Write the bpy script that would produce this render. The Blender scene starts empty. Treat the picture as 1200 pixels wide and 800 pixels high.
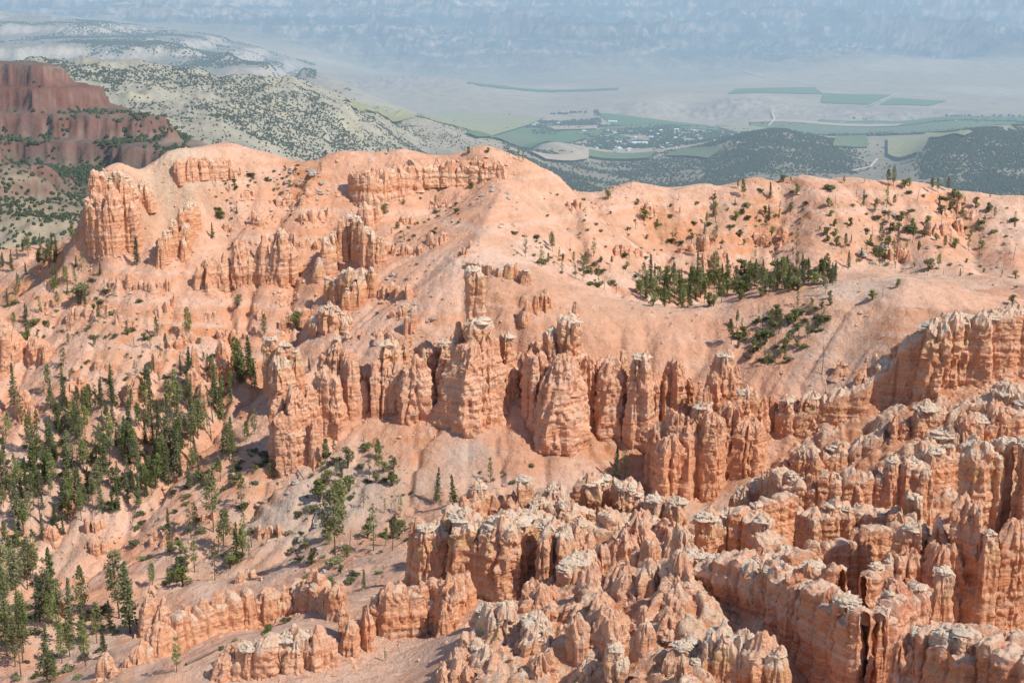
import bpy, math, random
import numpy as np

FAST_TEST = False
C = bpy.context.scene.collection
RNG = np.random.default_rng(7)
random.seed(7)

# ------------------------------------------------------------------ noise
_perm = np.random.default_rng(11).permutation(256).astype(np.int64)
_perm = np.concatenate([_perm, _perm, _perm])
_GRAD = np.random.default_rng(12).normal(size=(256, 3))
_GRAD /= np.linalg.norm(_GRAD, axis=1)[:, None]
_GRAD = _GRAD.astype(np.float32)


def perlin(x, y, z=None):
    x = np.asarray(x, np.float64); y = np.asarray(y, np.float64)
    z = np.float64(0.37) if z is None else np.asarray(z, np.float64)
    x, y, z = np.broadcast_arrays(x, y, z)
    if x.size <= 12000: return _perlin(x, y, z)
    sh = x.shape; x = x.reshape(-1); y = y.reshape(-1); z = z.reshape(-1)
    out = np.empty(x.size, np.float32)
    for i in range(0, x.size, 12000):
        out[i:i+12000] = _perlin(x[i:i+12000], y[i:i+12000], z[i:i+12000])
    return out.reshape(sh)


def _perlin(x, y, z):
    xi = np.floor(x).astype(np.int64); yi = np.floor(y).astype(np.int64); zi = np.floor(z).astype(np.int64)
    fx = (x - xi).astype(np.float32); fy = (y - yi).astype(np.float32); fz = (z - zi).astype(np.float32)
    xi &= 255; yi &= 255; zi &= 255
    u = fx*fx*fx*(fx*(fx*6-15)+10); v = fy*fy*fy*(fy*(fy*6-15)+10); w = fz*fz*fz*(fz*(fz*6-15)+10)

    def gr(a, b, c):
        h = _perm[_perm[_perm[xi+a]+yi+b]+zi+c]
        gg = _GRAD[h]
        return gg[..., 0]*(fx-a)+gg[..., 1]*(fy-b)+gg[..., 2]*(fz-c)
    x00 = gr(0, 0, 0)*(1-u)+gr(1, 0, 0)*u
    x10 = gr(0, 1, 0)*(1-u)+gr(1, 1, 0)*u
    x01 = gr(0, 0, 1)*(1-u)+gr(1, 0, 1)*u
    x11 = gr(0, 1, 1)*(1-u)+gr(1, 1, 1)*u
    y0 = x00*(1-v)+x10*v
    y1 = x01*(1-v)+x11*v
    return (y0*(1-w)+y1*w)*1.6


def fbm(x, y, z=None, o=4, gain=0.5):
    r = 0; a = 1.0; f = 1.0
    for i in range(o):
        r = r + a*perlin(x*f+i*17.3, y*f+i*5.1, None if z is None else z*f+i*9.7)
        a *= gain; f *= 2.03
    return r


def ridged(x, y, z=None, o=4, gain=0.5):
    r = 0; a = 1.0; f = 1.0
    for i in range(o):
        n = 1-np.abs(perlin(x*f+i*7.3, y*f+i*15.1, None if z is None else z*f+i*3.7))
        r = r + a*(n*n)
        a *= gain; f *= 2.03
    return r


def sstep(a, b, x):
    t = np.clip((x-a)/(b-a), 0, 1)
    return t*t*(3-2*t)


# ------------------------------------------------------------------ camera
F_PX = 1648.0                                   # focal length in pixels of a 1200 px wide frame
PITCH = math.radians(13.31)
cp, sp = math.cos(PITCH), math.sin(PITCH)
cam_d = bpy.data.cameras.new('camera')
cam_d.sensor_width = 36.0
cam_d.lens = 36.0*F_PX/1200.0
cam_d.clip_start = 1.0
cam_d.clip_end = 90000.0
cam = bpy.data.objects.new('camera', cam_d); C.objects.link(cam)
cam.location = (0, 0, 0)
cam.rotation_euler = (math.pi/2-PITCH, 0, 0)
bpy.context.scene.camera = cam


def W(u, v, Y):
    """world point seen at (u, v) of the 1200x800 survey photo at northing Y"""
    xc = (np.asarray(u, float)-600)/F_PX; yc = -(np.asarray(v, float)-400)/F_PX
    dy = cp+yc*sp; dz = -sp+yc*cp
    return xc*Y/dy, Y+0*xc, dz*Y/dy


# ------------------------------------------------------------------ object helpers
def tag(o, label=None, cat=None, group=None, kind=None):
    if label: o['label'] = label
    if cat: o['category'] = cat
    if group: o['group'] = group
    if kind: o['kind'] = kind
    return o


def empty(name, loc, label=None, cat=None, group=None):
    o = bpy.data.objects.new(name, None); C.objects.link(o)
    o.location = loc; o.empty_display_size = 1.0
    return tag(o, label, cat, group)


def mesh_np(name, co, quads=None, tris=None, smooth=False):
    me = bpy.data.meshes.new(name)
    co = np.asarray(co, np.float32)
    nq = 0 if quads is None else len(quads); nt = 0 if tris is None else len(tris)
    me.vertices.add(len(co)); me.vertices.foreach_set('co', co.ravel())
    me.loops.add(nq*4+nt*3); me.polygons.add(nq+nt)
    li = []
    if nq: li.append(np.asarray(quads, np.int32).ravel())
    if nt: li.append(np.asarray(tris, np.int32).ravel())
    me.loops.foreach_set('vertex_index', np.concatenate(li))
    st = np.concatenate([np.arange(nq)*4, nq*4+np.arange(nt)*3]).astype(np.int32)
    me.polygons.foreach_set('loop_start', st)
    me.polygons.foreach_set('use_smooth', np.full(nq+nt, smooth, bool))
    me.update(calc_edges=True)
    return me


def obj(name, me, mat, parent=None, loc=None):
    o = bpy.data.objects.new(name, me); C.objects.link(o)
    if mat is not None and not me.materials: me.materials.append(mat)
    if parent is not None: o.parent = parent
    if loc is not None: o.location = loc
    return o


def grid_quads(nr, nc, wrap=False):
    r = np.arange(nr-1)[:, None]; c = np.arange(nc if wrap else nc-1)[None, :]
    c2 = (c+1) % nc
    a = r*nc+c; b = r*nc+c2; d = (r+1)*nc+c2; e = (r+1)*nc+c
    return np.stack([a, b, d, e], -1).reshape(-1, 4)


# ------------------------------------------------------------------ thin-plate interpolation
def tps_fit(P, z, lam=1e-3):
    n = len(P)
    d = np.linalg.norm(P[:, None]-P[None], axis=-1)
    K = np.where(d > 0, d*d*np.log(d+1e-12), 0)+lam*np.eye(n)
    A = np.zeros((n+3, n+3)); A[:n, :n] = K
    A[:n, n] = 1; A[:n, n+1:] = P; A[n, :n] = 1; A[n+1:, :n] = P.T
    b = np.zeros(n+3); b[:n] = z
    return np.linalg.solve(A, b)


def tps_eval(P, w, X):
    n = len(P); out = np.zeros(len(X))
    for i in range(0, len(X), 20000):
        x = X[i:i+20000]
        d2 = ((x[:, None]-P[None])**2).sum(-1)
        out[i:i+20000] = (0.5*d2*np.log(d2+1e-12))@w[:n]+w[n]+x@w[n+1:]
    return out


def upsample(h, fy, fx):
    """bilinear resample of h to shape (fy, fx), smoothed cubic"""
    ny, nx = h.shape
    def cub(h, n):
        m = h.shape[0]
        t = np.linspace(0, m-1, n); i = np.clip(np.floor(t).astype(int), 0, m-2); f = (t-i)[:, None]
        g = lambda k: h[np.clip(i+k, 0, m-1)]
        p0, p1, p2, p3 = g(-1), g(0), g(1), g(2)
        return p1+0.5*f*(p2-p0+f*(2*p0-5*p1+4*p2-p3+f*(3*(p1-p2)+p3-p0)))
    return cub(cub(h, fy).T, fx).T


# ------------------------------------------------------------------ materials
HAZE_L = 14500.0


class NT:
    def __init__(s, name):
        s.m = bpy.data.materials.new(name); s.m.use_nodes = True
        s.t = s.m.node_tree; s.t.nodes.clear()
        s.out = s.n('ShaderNodeOutputMaterial')

    def n(s, typ, ins=None, **kw):
        nd = s.t.nodes.new(typ)
        for k, v in kw.items(): setattr(nd, k, v)
        for k, v in (ins or {}).items(): s.set(nd.inputs[k], v)
        return nd

    def set(s, sock, v):
        if isinstance(v, bpy.types.NodeSocket): s.t.links.new(v, sock)
        elif isinstance(v, bpy.types.Node): s.t.links.new(v.outputs[0], sock)
        else:
            if isinstance(v, (tuple, list)) and len(v) == 3 and sock.type == 'RGBA': v = (*v, 1)
            sock.default_value = v

    def math(s, op, a, b=0.0, c=None):
        ins = {0: a, 1: b}
        if c is not None: ins[2] = c
        return s.n('ShaderNodeMath', ins, operation=op).outputs[0]

    def mix(s, f, a, b, blend='MIX'):
        nd = s.n('ShaderNodeMix', data_type='RGBA', blend_type=blend)
        s.set(nd.inputs['Factor'], f); s.set(nd.inputs['A'], a); s.set(nd.inputs['B'], b)
        return nd.outputs['Result']

    def ramp(s, f, stops):
        nd = s.n('ShaderNodeValToRGB'); e = nd.color_ramp.elements
        while len(e) < len(stops): e.new(0.5)
        for i, (p, c) in enumerate(stops):
            e[i].position = p; e[i].color = (*c, 1) if len(c) == 3 else c
        s.set(nd.inputs[0], f)
        return nd.outputs[0]

    def pos(s):
        return s.n('ShaderNodeNewGeometry').outputs['Position']

    def scale(s, v, sc):
        nd = s.n('ShaderNodeVectorMath', operation='MULTIPLY'); s.set(nd.inputs[0], v); nd.inputs[1].default_value = sc
        return nd.outputs[0]

    def noise(s, vec, scale=1.0, detail=4.0, rough=0.55, dist=0.0):
        nd = s.n('ShaderNodeTexNoise', {'Scale': scale, 'Detail': detail, 'Roughness': rough, 'Distortion': dist, 'Vector': vec})
        return nd.outputs['Fac']

    def finish(s, col, bump=None, bstr=0.5, bdist=0.5, rough=0.95, haze=True, spec=0.1, sub=None):
        b = s.n('ShaderNodeBsdfPrincipled', {'Base Color': col, 'Roughness': rough, 'Specular IOR Level': spec})
        if bump is not None:
            bp = s.n('ShaderNodeBump', {'Strength': bstr, 'Distance': bdist, 'Height': bump})
            s.t.links.new(bp.outputs[0], b.inputs['Normal'])
        sh = b.outputs[0]
        if sub:
            tl = s.n('ShaderNodeBsdfTranslucent', {'Color': col})
            sh = s.n('ShaderNodeMixShader', {0: sub, 1: sh, 2: tl.outputs[0]}).outputs[0]
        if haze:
            # haze painted on: bluish glow mixed into each surface by distance from the overlook
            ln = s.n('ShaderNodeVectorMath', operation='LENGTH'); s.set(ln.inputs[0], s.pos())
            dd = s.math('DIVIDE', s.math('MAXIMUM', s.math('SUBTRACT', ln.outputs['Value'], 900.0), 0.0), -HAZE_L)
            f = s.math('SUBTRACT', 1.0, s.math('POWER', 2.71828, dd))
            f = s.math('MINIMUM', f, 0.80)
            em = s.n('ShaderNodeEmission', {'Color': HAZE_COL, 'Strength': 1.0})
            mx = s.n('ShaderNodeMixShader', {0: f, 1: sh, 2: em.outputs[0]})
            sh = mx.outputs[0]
        s.t.links.new(sh, s.out.inputs['Surface'])
        return s.m


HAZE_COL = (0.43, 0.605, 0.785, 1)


CRUST = (0.76, 0.605, 0.455)


def rock_mat(name, a, b, c, pale, strength=1.0):
    n = NT(name); p = n.pos()
    warp = n.noise(p, 0.06, 2)
    pz = n.n('ShaderNodeVectorMath', operation='ADD'); n.set(pz.inputs[0], p)
    comb = n.n('ShaderNodeCombineXYZ', {2: n.math('MULTIPLY', warp, 5.0)}); n.set(pz.inputs[1], comb)
    st = n.noise(n.scale(pz.outputs[0], (0.005, 0.005, 0.26)), 1.0, 6, 0.72)
    st2 = n.noise(n.scale(pz.outputs[0], (0.012, 0.012, 1.1)), 1.0, 3, 0.6)
    big = n.noise(p, 0.045, 4, 0.6)
    col = n.ramp(st, [(0.34, a), (0.46, b), (0.56, c), (0.64, pale)])
    col = n.mix(n.math('MULTIPLY', n.ramp(big, [(0.35, (0, 0, 0)), (0.7, (1, 1, 1))]), 0.2), col, b)
    col = n.mix(0.5, col, n.ramp(st2, [(0.36, (0.68, 0.60, 0.55)), (0.47, (1, 1, 1)), (0.66, (1.08, 1.08, 1.08))]), 'MULTIPLY')
    # streaks of wash running down the faces
    wash = n.noise(n.scale(p, (0.55, 0.55, 0.035)), 1.0, 4, 0.6)
    col = n.mix(n.math('MULTIPLY', n.ramp(wash, [(0.5, (0, 0, 0)), (0.68, (1, 1, 1))]), 0.38), col, c)
    col = n.mix(n.math('MULTIPLY', n.ramp(wash, [(0.30, (1, 1, 1)), (0.44, (0, 0, 0))]), 0.25), col, a)
    # dust and weathered crust lie on the ledges
    nz = n.n('ShaderNodeSeparateXYZ', {0: n.n('ShaderNodeNewGeometry').outputs['Normal']}).outputs[2]
    fine = n.noise(p, 0.9, 4, 0.65)
    up = n.math('ADD', nz, n.math('MULTIPLY', n.math('SUBTRACT', fine, 0.5), 0.7))
    col = n.mix(n.math('MULTIPLY', n.ramp(up, [(0.35, (0, 0, 0)), (0.8, (1, 1, 1))]), 0.62), col, pale)
    crown = n.n('ShaderNodeAttribute', attribute_name='crown').outputs['Fac']
    cr = n.math('MULTIPLY', crown, n.ramp(n.math('ADD', n.noise(p, 0.35, 4, 0.65), n.math('MULTIPLY', nz, 0.12)), [(0.42, (0, 0, 0)), (0.60, (1, 1, 1))]))
    col = n.mix(n.math('MULTIPLY', cr, 0.85), col, CRUST)
    yl = n.math('MULTIPLY', n.n('ShaderNodeAttribute', attribute_name='ochre').outputs['Fac'], n.ramp(n.noise(p, 0.22, 3, 0.6), [(0.45, (0, 0, 0)), (0.62, (1, 1, 1))]))
    col = n.mix(n.math('MULTIPLY', yl, 0.75), col, (0.60, 0.40, 0.17))
    speck = n.noise(p, 2.2, 3, 0.7)
    col = n.mix(0.4, col, n.ramp(speck, [(0.33, (0.68, 0.62, 0.58)), (0.5, (1, 1, 1)), (0.7, (1.08, 1.08, 1.06))]), 'MULTIPLY')
    hgtb = n.math('ADD', n.math('MULTIPLY', st2, 0.5), n.math('ADD', n.math('MULTIPLY', fine, 1.0), n.math('MULTIPLY', n.noise(p, 3.0, 4, 0.7), 0.5)))
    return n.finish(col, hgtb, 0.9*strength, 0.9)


def terrain_mat(rubble=False):
    n = NT('broken_ground' if rubble else 'badland_slope'); p = n.pos()
    vc = n.n('ShaderNodeVertexColor', layer_name='tint'); at = vc.outputs['Color']
    if rubble:
        big = n.noise(p, 0.10, 5, 0.65)
        rk = n.ramp(big, [(0.32, (0.65, 0.290, 0.158)), (0.48, (0.73, 0.385, 0.240)), (0.60, (0.75, 0.46, 0.295)), (0.72, (0.76, 0.54, 0.385))])
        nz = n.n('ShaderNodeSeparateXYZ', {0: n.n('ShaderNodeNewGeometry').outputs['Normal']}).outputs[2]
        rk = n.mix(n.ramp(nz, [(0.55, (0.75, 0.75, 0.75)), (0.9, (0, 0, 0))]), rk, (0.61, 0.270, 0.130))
        crown = n.n('ShaderNodeAttribute', attribute_name='crown').outputs['Fac']
        rk = n.mix(n.math('MULTIPLY', crown, n.ramp(n.noise(p, 0.8, 4, 0.7), [(0.40, (0, 0, 0)), (0.58, (1, 1, 1))])), rk, CRUST)
        at = n.mix(vc.outputs['Alpha'], at, rk)
    f1 = n.noise(p, 0.35, 5, 0.65)
    f2 = n.noise(p, 1.6, 4, 0.7)
    col = n.mix(0.6, at, n.ramp(f1, [(0.3, (0.80, 0.76, 0.74)), (0.5, (1, 1, 1)), (0.7, (1.08, 1.10, 1.12))]), 'MULTIPLY')
    col = n.mix(0.6, col, n.ramp(f2, [(0.28, (0.58, 0.55, 0.54)), (0.45, (1, 1, 1)), (0.7, (1.10, 1.08, 1.05))]), 'MULTIPLY')
    h = n.math('ADD', n.math('ADD', n.math('MULTIPLY', f1, 1.4), n.math('MULTIPLY', n.noise(p, 0.11, 4, 0.6), 2.5)), n.math('MULTIPLY', f2, 0.6))
    if rubble:
        h = n.math('ADD', h, n.math('MULTIPLY', n.noise(n.scale(p, (0.5, 0.5, 1.6)), 1.3, 5, 0.7), 0.9))
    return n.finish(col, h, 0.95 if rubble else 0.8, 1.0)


def far_mat():
    n = NT('far_country'); p = n.pos()
    at = n.n('ShaderNodeVertexColor', layer_name='tint').outputs['Color']
    f1 = n.noise(p, 0.012, 6, 0.65)
    f2 = n.noise(p, 0.05, 4, 0.65)
    col = n.mix(0.7, at, n.ramp(f1, [(0.3, (0.72, 0.72, 0.72)), (0.5, (1, 1, 1)), (0.7, (1.2, 1.18, 1.15))]), 'MULTIPLY')
    col = n.mix(0.6, col, n.ramp(f2, [(0.3, (0.7, 0.7, 0.7)), (0.5, (1, 1, 1)), (0.7, (1.2, 1.2, 1.2))]), 'MULTIPLY')
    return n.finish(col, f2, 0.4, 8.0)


def leaf_mat(name, c, var=0.35, haze=True):
    n = NT(name)
    rnd = n.n('ShaderNodeObjectInfo').outputs['Random']
    f = n.noise(n.n('ShaderNodeTexCoord').outputs['Object'], 0.9, 3, 0.6)
    hs = n.n('ShaderNodeHueSaturation', {'Hue': n.math('ADD', 0.475, n.math('MULTIPLY', rnd, 0.05)), 'Saturation': n.math('ADD', 0.75, n.math('MULTIPLY', rnd, 0.4)),
                                         'Value': n.math('ADD', 1-var, n.math('MULTIPLY', n.math('FRACT', n.math('MULTIPLY', rnd, 7.31)), 2*var)), 'Color': c})
    col = n.mix(0.8, hs.outputs[0], n.ramp(f, [(0.3, (0.55, 0.6, 0.55)), (0.5, (1, 1, 1)), (0.72, (1.5, 1.4, 1.15))]), 'MULTIPLY')
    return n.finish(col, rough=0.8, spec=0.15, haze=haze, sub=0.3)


def plain_mat(name, c, amt=0.4, sc=0.8, rough=0.9, haze=True):
    n = NT(name); p = n.n('ShaderNodeTexCoord').outputs['Object']
    f = n.noise(p, sc, 4, 0.65)
    col = n.mix(amt, c, n.ramp(f, [(0.3, (0.45, 0.45, 0.45)), (0.5, (1, 1, 1)), (0.7, (1.4, 1.4, 1.4))]), 'MULTIPLY')
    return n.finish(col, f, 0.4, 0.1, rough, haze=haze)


M_ROCK = rock_mat('orange_limestone', (0.62, 0.255, 0.130), (0.73, 0.348, 0.190), (0.75, 0.413, 0.252), (0.76, 0.508, 0.362))
M_ROCKP = rock_mat('salmon_limestone', (0.65, 0.285, 0.160), (0.74, 0.378, 0.222), (0.76, 0.438, 0.285), (0.76, 0.528, 0.385))
M_ROCKR = rock_mat('red_limestone', (0.59, 0.225, 0.112), (0.68, 0.290, 0.160), (0.72, 0.365, 0.230), (0.74, 0.480, 0.355))
M_CAP = rock_mat('pale_caprock', (0.68, 0.46, 0.31), (0.73, 0.55, 0.40), (0.76, 0.60, 0.45), (0.77, 0.63, 0.49))
M_GREY = rock_mat('grey_boulder', (0.42, 0.36, 0.30), (0.5, 0.42, 0.36), (0.54, 0.47, 0.41), (0.58, 0.52, 0.46))
M_TERR = terrain_mat()
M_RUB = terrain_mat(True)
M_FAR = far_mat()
M_PINE = leaf_mat('pine_needles', (0.255, 0.270, 0.110))
M_FIR = leaf_mat('fir_needles', (0.195, 0.220, 0.100))
M_PINYON = leaf_mat('pinyon_needles', (0.260, 0.275, 0.105))
M_SHRUB = leaf_mat('shrub_leaves', (0.230, 0.235, 0.115), 0.45)
M_BARK = plain_mat('pine_bark', (0.15, 0.105, 0.08))
M_DEAD = plain_mat('dead_wood', (0.20, 0.165, 0.14))

# ------------------------------------------------------------------ near terrain: the badland amphitheatre
NEAR_UVY = """
112,297,772 140,299,768 165,293,775 190,302,772 95,262,800 105,216,790 150,197,800 200,181,820 250,168,850 310,179,850 400,181,850 480,179,850 560,177,850 610,187,850
650,206,870 700,213,890 760,217,900 820,218,905 880,211,910 940,206,915 1000,209,920 1050,213,920 1120,223,920 1200,231,920 1300,245,920
0,345,770 60,320,775 120,296,778 0,292,930 -80,330,900 -100,380,760 40,312,880 60,300,840
500,230,834 440,240,822 560,222,836 570,214,830 500,300,740 450,270,790
600,207,838 585,232,808 565,264,768 548,299,720
640,260,800 620,302,745 650,292,768 700,322,768
760,300,845 850,262,880 900,252,880 850,302,840 950,300,830 1050,280,850 1100,302,830 1150,262,890 1190,330,780 1290,330,800
800,350,785 850,346,788 900,336,798 980,326,798 740,346,765 1130,338,745
600,316,712 640,326,705 690,343,700 740,359,694 780,365,690 820,366,689 870,356,685 930,346,680 985,339,674 1060,327,668 1110,343,658 1140,363,638
560,332,692 620,372,668 740,402,662 700,412,655 780,422,655 820,432,650
450,500,640 510,520,628 560,530,622 650,545,618 720,550,612 780,505,628
880,402,660 930,392,652 1000,372,645 1000,422,625 950,442,625 1050,397,622 890,462,630
500,562,590 600,562,588 700,572,572 430,562,600 450,622,550 400,602,570 390,680,485
340,602,590 340,522,632 300,472,680
380,652,535 330,642,560 250,682,540 200,722,520 150,752,500 50,792,480 0,742,520 100,702,545 -90,760,520
250,542,635 200,592,617 100,641,608 0,667,602 -80,690,590
150,562,685 50,602,668 50,522,732 150,502,735 0,562,700 220,462,730 100,472,762 0,452,785 -90,500,775
280,442,720 250,402,750 350,402,710 320,352,745 280,337,755 400,352,720 200,332,770 150,312,775 60,342,770 100,382,775 30,402,775 180,402,755 150,442,750 60,432,772
440,382,690 450,332,725 500,352,700 480,292,760 380,282,790 300,262,800 330,222,830 250,222,815 200,252,800 170,217,805 230,302,785
900,602,565 1000,572,550 1080,542,548 1150,502,555 1200,482,560 1290,470,560 850,560,590
1000,652,465 900,642,475 800,620,480
1150,722,388 1050,702,395 1250,720,380
850,790,288 900,830,275 1000,790,300 1200,790,262 1100,760,300
580,702,428 480,692,425 790,632,470 700,640,440
700,690,378 620,775,328 750,770,318 560,750,345 800,670,372 870,690,330
440,772,360 480,792,350 400,802,343 300,742,378 340,732,372 520,762,350 220,762,380 140,800,360
"""
NEAR_XYZ = [(-250, 1010, -190), (-100, 1000, -160), (0, 960, -125), (0, 1050, -200), (130, 990, -150), (130, 1080, -230), (250, 1020, -160), (250, 1110, -240),
            (380, 1020, -165), (380, 1110, -240), (-350, 1000, -215), (-380, 1110, -270), (-150, 1110, -270), (450, 900, -130), (450, 700, -130), (440, 500, -130),
            (-450, 800, -205), (-430, 600, -262), (-360, 420, -235), (-250, 300, -205), (-120, 300, -182), (0, 280, -170), (0, 210, -165), (-150, 200, -175), (150, 200, -160),
            (300, 300, -140), (300, 200, -140), (80, 285, -158)]
_pts = []
for tok in NEAR_UVY.split():
    u, v, Y = map(float, tok.split(','))
    _pts.append(W(u, v, Y))
_ci = NEAR_UVY.split().index('95,262,800')
_crest = [p for p, t in zip(_pts, NEAR_UVY.split()) if t in '105,216,790 150,197,800 200,181,820 250,168,850 310,179,850 400,181,850 480,179,850 560,177,850 610,187,850 650,206,870 700,213,890 760,217,900 820,218,905 880,211,910 940,206,915 1000,209,920 1050,213,920 1120,223,920 1200,231,920'.split()]
for p in _crest:                                  # the land falls away behind the skyline
    for dY, dz in ((22, -7), (60, -34)):
        _pts.append((p[0]*(p[1]+dY)/p[1], p[1]+dY, p[2]+dz))
_pts = np.array([[float(c) for c in p] for p in _pts]+[list(map(float, p)) for p in NEAR_XYZ])
NX0, NX1, NY0, NY1 = -440.0, 440.0, 200.0, 1110.0
_w = tps_fit(_pts[:, :2]/100, _pts[:, 2], 2e-3)
_cx = np.linspace(NX0, NX1, 111); _cy = np.linspace(NY0, NY1, 114)
_CX, _CY = np.meshgrid(_cx, _cy)
_base = tps_eval(_pts[:, :2]/100, _w, np.stack([_CX.ravel(), _CY.ravel()], 1)/100).reshape(_CX.shape)

# fluvial erosion on a 2.5 m grid
ES = 2.5
enx = int((NX1-NX0)/ES)+1; eny = int((NY1-NY0)/ES)+1
eh = upsample(_base, eny, enx)
_ex, _ey = np.meshgrid(np.linspace(NX0, NX1, enx), np.linspace(NY0, NY1, eny))


def spine(h, pts, fall):
    """sharpen a surveyed crest line: (u, v, Y) vertices, flanks of the given gradient"""
    P = [tuple(float(c) for c in W(*p)) for p in pts]
    for a, b in zip(P[:-1], P[1:]):
        dx, dy = b[0]-a[0], b[1]-a[1]; L2 = dx*dx+dy*dy
        t = np.clip(((_ex-a[0])*dx+(_ey-a[1])*dy)/L2, 0, 1)
        d = np.hypot(_ex-a[0]-t*dx, _ey-a[1]-t*dy)
        h = np.maximum(h, a[2]+(b[2]-a[2])*t-fall*np.maximum(d-1.5, 0))
    return h


for pts_, fall_ in [
    ([(600, 203, 845), (585, 228, 810), (568, 258, 772), (548, 296, 720)], .55),
    ([(548, 296, 720), (600, 312, 712), (640, 324, 705), (690, 341, 700), (740, 357, 694), (780, 363, 690), (820, 364, 688), (870, 354, 684), (930, 343, 680), (985, 336, 674), (1060, 325, 668), (1110, 341, 658), (1145, 362, 636)], .62),
    ([(548, 298, 720), (520, 330, 708), (490, 365, 695), (450, 395, 680)], .6),
    ([(310, 470, 668), (300, 485, 660), (250, 540, 636), (200, 590, 618), (100, 638, 609), (0, 665, 603), (-80, 686, 592)], .55),
    ([(130, 290, 785), (60, 318, 778), (0, 343, 772), (-60, 368, 760)], .6),
    ([(330, 345, 748), (250, 398, 748), (180, 425, 752), (110, 452, 757), (40, 478, 762)], .5),
    ([(160, 300, 782), (130, 340, 778), (90, 385, 776), (30, 415, 776)], .5),
    ([(420, 330, 740), (380, 385, 712), (345, 430, 690)], .6),
    ([(310, 179, 850), (300, 235, 815), (285, 290, 785)], .6), ([(250, 170, 850), (225, 240, 805)], .6), ([(385, 182, 850), (350, 240, 812), (330, 285, 780)], .6),
    ([(760, 217, 900), (735, 260, 865), (720, 300, 810)], .5), ([(880, 211, 910), (850, 255, 885), (820, 300, 845)], .5), ([(950, 206, 915), (985, 260, 880), (960, 305, 835)], .5), ([(1060, 214, 920), (1090, 255, 890), (1110, 310, 820)], .5), ([(820, 218, 905), (790, 260, 880)], .5), ([(1000, 209, 920), (1030, 250, 895)], .5), ([(1150, 226, 920), (1180, 275, 880), (1200, 330, 790)], .5), ([(640, 203, 862), (680, 250, 830), (690, 290, 790)], .5),
]:
    eh = spine(eh, pts_, fall_)
# draws between the spurs of the right ridge
_D = np.full(eh.shape, 1e9)
for pts_ in ([(760, 217, 900), (735, 260, 865), (720, 300, 810)], [(880, 211, 910), (850, 255, 885), (820, 300, 845)], [(950, 206, 915), (985, 260, 880), (960, 305, 835)], [(1060, 214, 920), (1090, 255, 890), (1110, 310, 820)], [(820, 218, 905), (790, 260, 880)], [(1000, 209, 920), (1030, 250, 895)], [(1150, 226, 920), (1180, 275, 880), (1200, 330, 790)], [(640, 203, 862), (680, 250, 830), (690, 290, 790)]):
    P_ = [tuple(float(c) for c in W(*p)) for p in pts_]
    for a, b in zip(P_[:-1], P_[1:]):
        dx, dy = b[0]-a[0], b[1]-a[1]
        t = np.clip(((_ex-a[0])*dx+(_ey-a[1])*dy)/(dx*dx+dy*dy), 0, 1)
        _D = np.minimum(_D, np.hypot(_ex-a[0]-t*dx, _ey-a[1]-t*dy))
_D = np.clip(_D, 0, 200)
eh -= 9.0*sstep(5, 30, _D)*sstep(790, 830, _ey)*sstep(10, 40, _ex)*sstep(925, 900, _ey)
eh0 = eh.copy()
eh += 3.5*fbm(_ex/80, _ey/80, o=4)+1.8*fbm(_ex/18, _ey/18, o=3)


def flow(h):
    ny, nx = h.shape
    best = np.zeros_like(h); rec = np.arange(ny*nx).reshape(ny, nx)
    idx = rec.copy()
    hp = np.pad(h, 1, mode='edge'); ip = np.pad(idx, 1, mode='edge')
    for dy in (-1, 0, 1):
        for dx in (-1, 0, 1):
            if dx == 0 and dy == 0: continue
            s = (h-hp[1+dy:1+dy+ny, 1+dx:1+dx+nx])/math.hypot(dx, dy)
            m = s > best
            best = np.where(m, s, best); rec = np.where(m, ip[1+dy:1+dy+ny, 1+dx:1+dx+nx], rec)
    order = np.argsort(-h.ravel()).tolist(); r = rec.ravel().tolist(); A = [1.0]*(ny*nx)
    for i in order:
        j = r[i]
        if j != i: A[j] += A[i]
    return np.array(A).reshape(ny, nx), best/ES


def blur(h, n=1):
    for _ in range(n):
        p = np.pad(h, 1, mode='edge')
        h = 0.25*h+0.125*(p[:-2, 1:-1]+p[2:, 1:-1]+p[1:-1, :-2]+p[1:-1, 2:])+0.0625*(p[:-2, :-2]+p[:-2, 2:]+p[2:, :-2]+p[2:, 2:])
    return h


for it in range(9):
    A, S = flow(eh)
    inc = 0.07*np.sqrt(np.minimum(A, 900))*np.minimum(S, 1.2)
    eh = eh-np.minimum(inc, 1.1)
    eh = 0.75*eh+0.25*blur(eh)
A, S = flow(eh)
# keep the large forms where they were surveyed
d = eh-eh0
low = upsample(blur(d[::8, ::8], 3), eny, enx)
eh = eh-low*1.0
# tie the surface back to the surveyed points
ii = np.clip(((_pts[:, 0]-NX0)/ES).round().astype(int), 0, enx-1); jj = np.clip(((_pts[:, 1]-NY0)/ES).round().astype(int), 0, eny-1)
res_ = np.clip(_pts[:, 2]-eh[jj, ii], -14, 8)
res_ = np.where((_pts[:, 0] > 20) & (_pts[:, 1] > 800) & (_pts[:, 1] < 900), np.minimum(res_, 1.0), res_)
_rx, _ry = _CX[..., None]-_pts[:, 0], _CY[..., None]-_pts[:, 1]
_wt = np.exp(-(_rx**2+_ry**2)/(2*26.0**2))
eh = eh+upsample((_wt*res_).sum(-1)/(_wt.sum(-1)+0.35), eny, enx)
gully = blur(np.log(A), 1)

GS = 1.25
gnx = int((NX1-NX0)/GS)+1; gny = int((NY1-NY0)/GS)+1
gx = np.linspace(NX0, NX1, gnx); gy = np.linspace(NY0, NY1, gny)
GX, GY = np.meshgrid(gx, gy)
H = upsample(eh, gny, gnx)
GUL = upsample(gully, gny, gnx)


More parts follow.
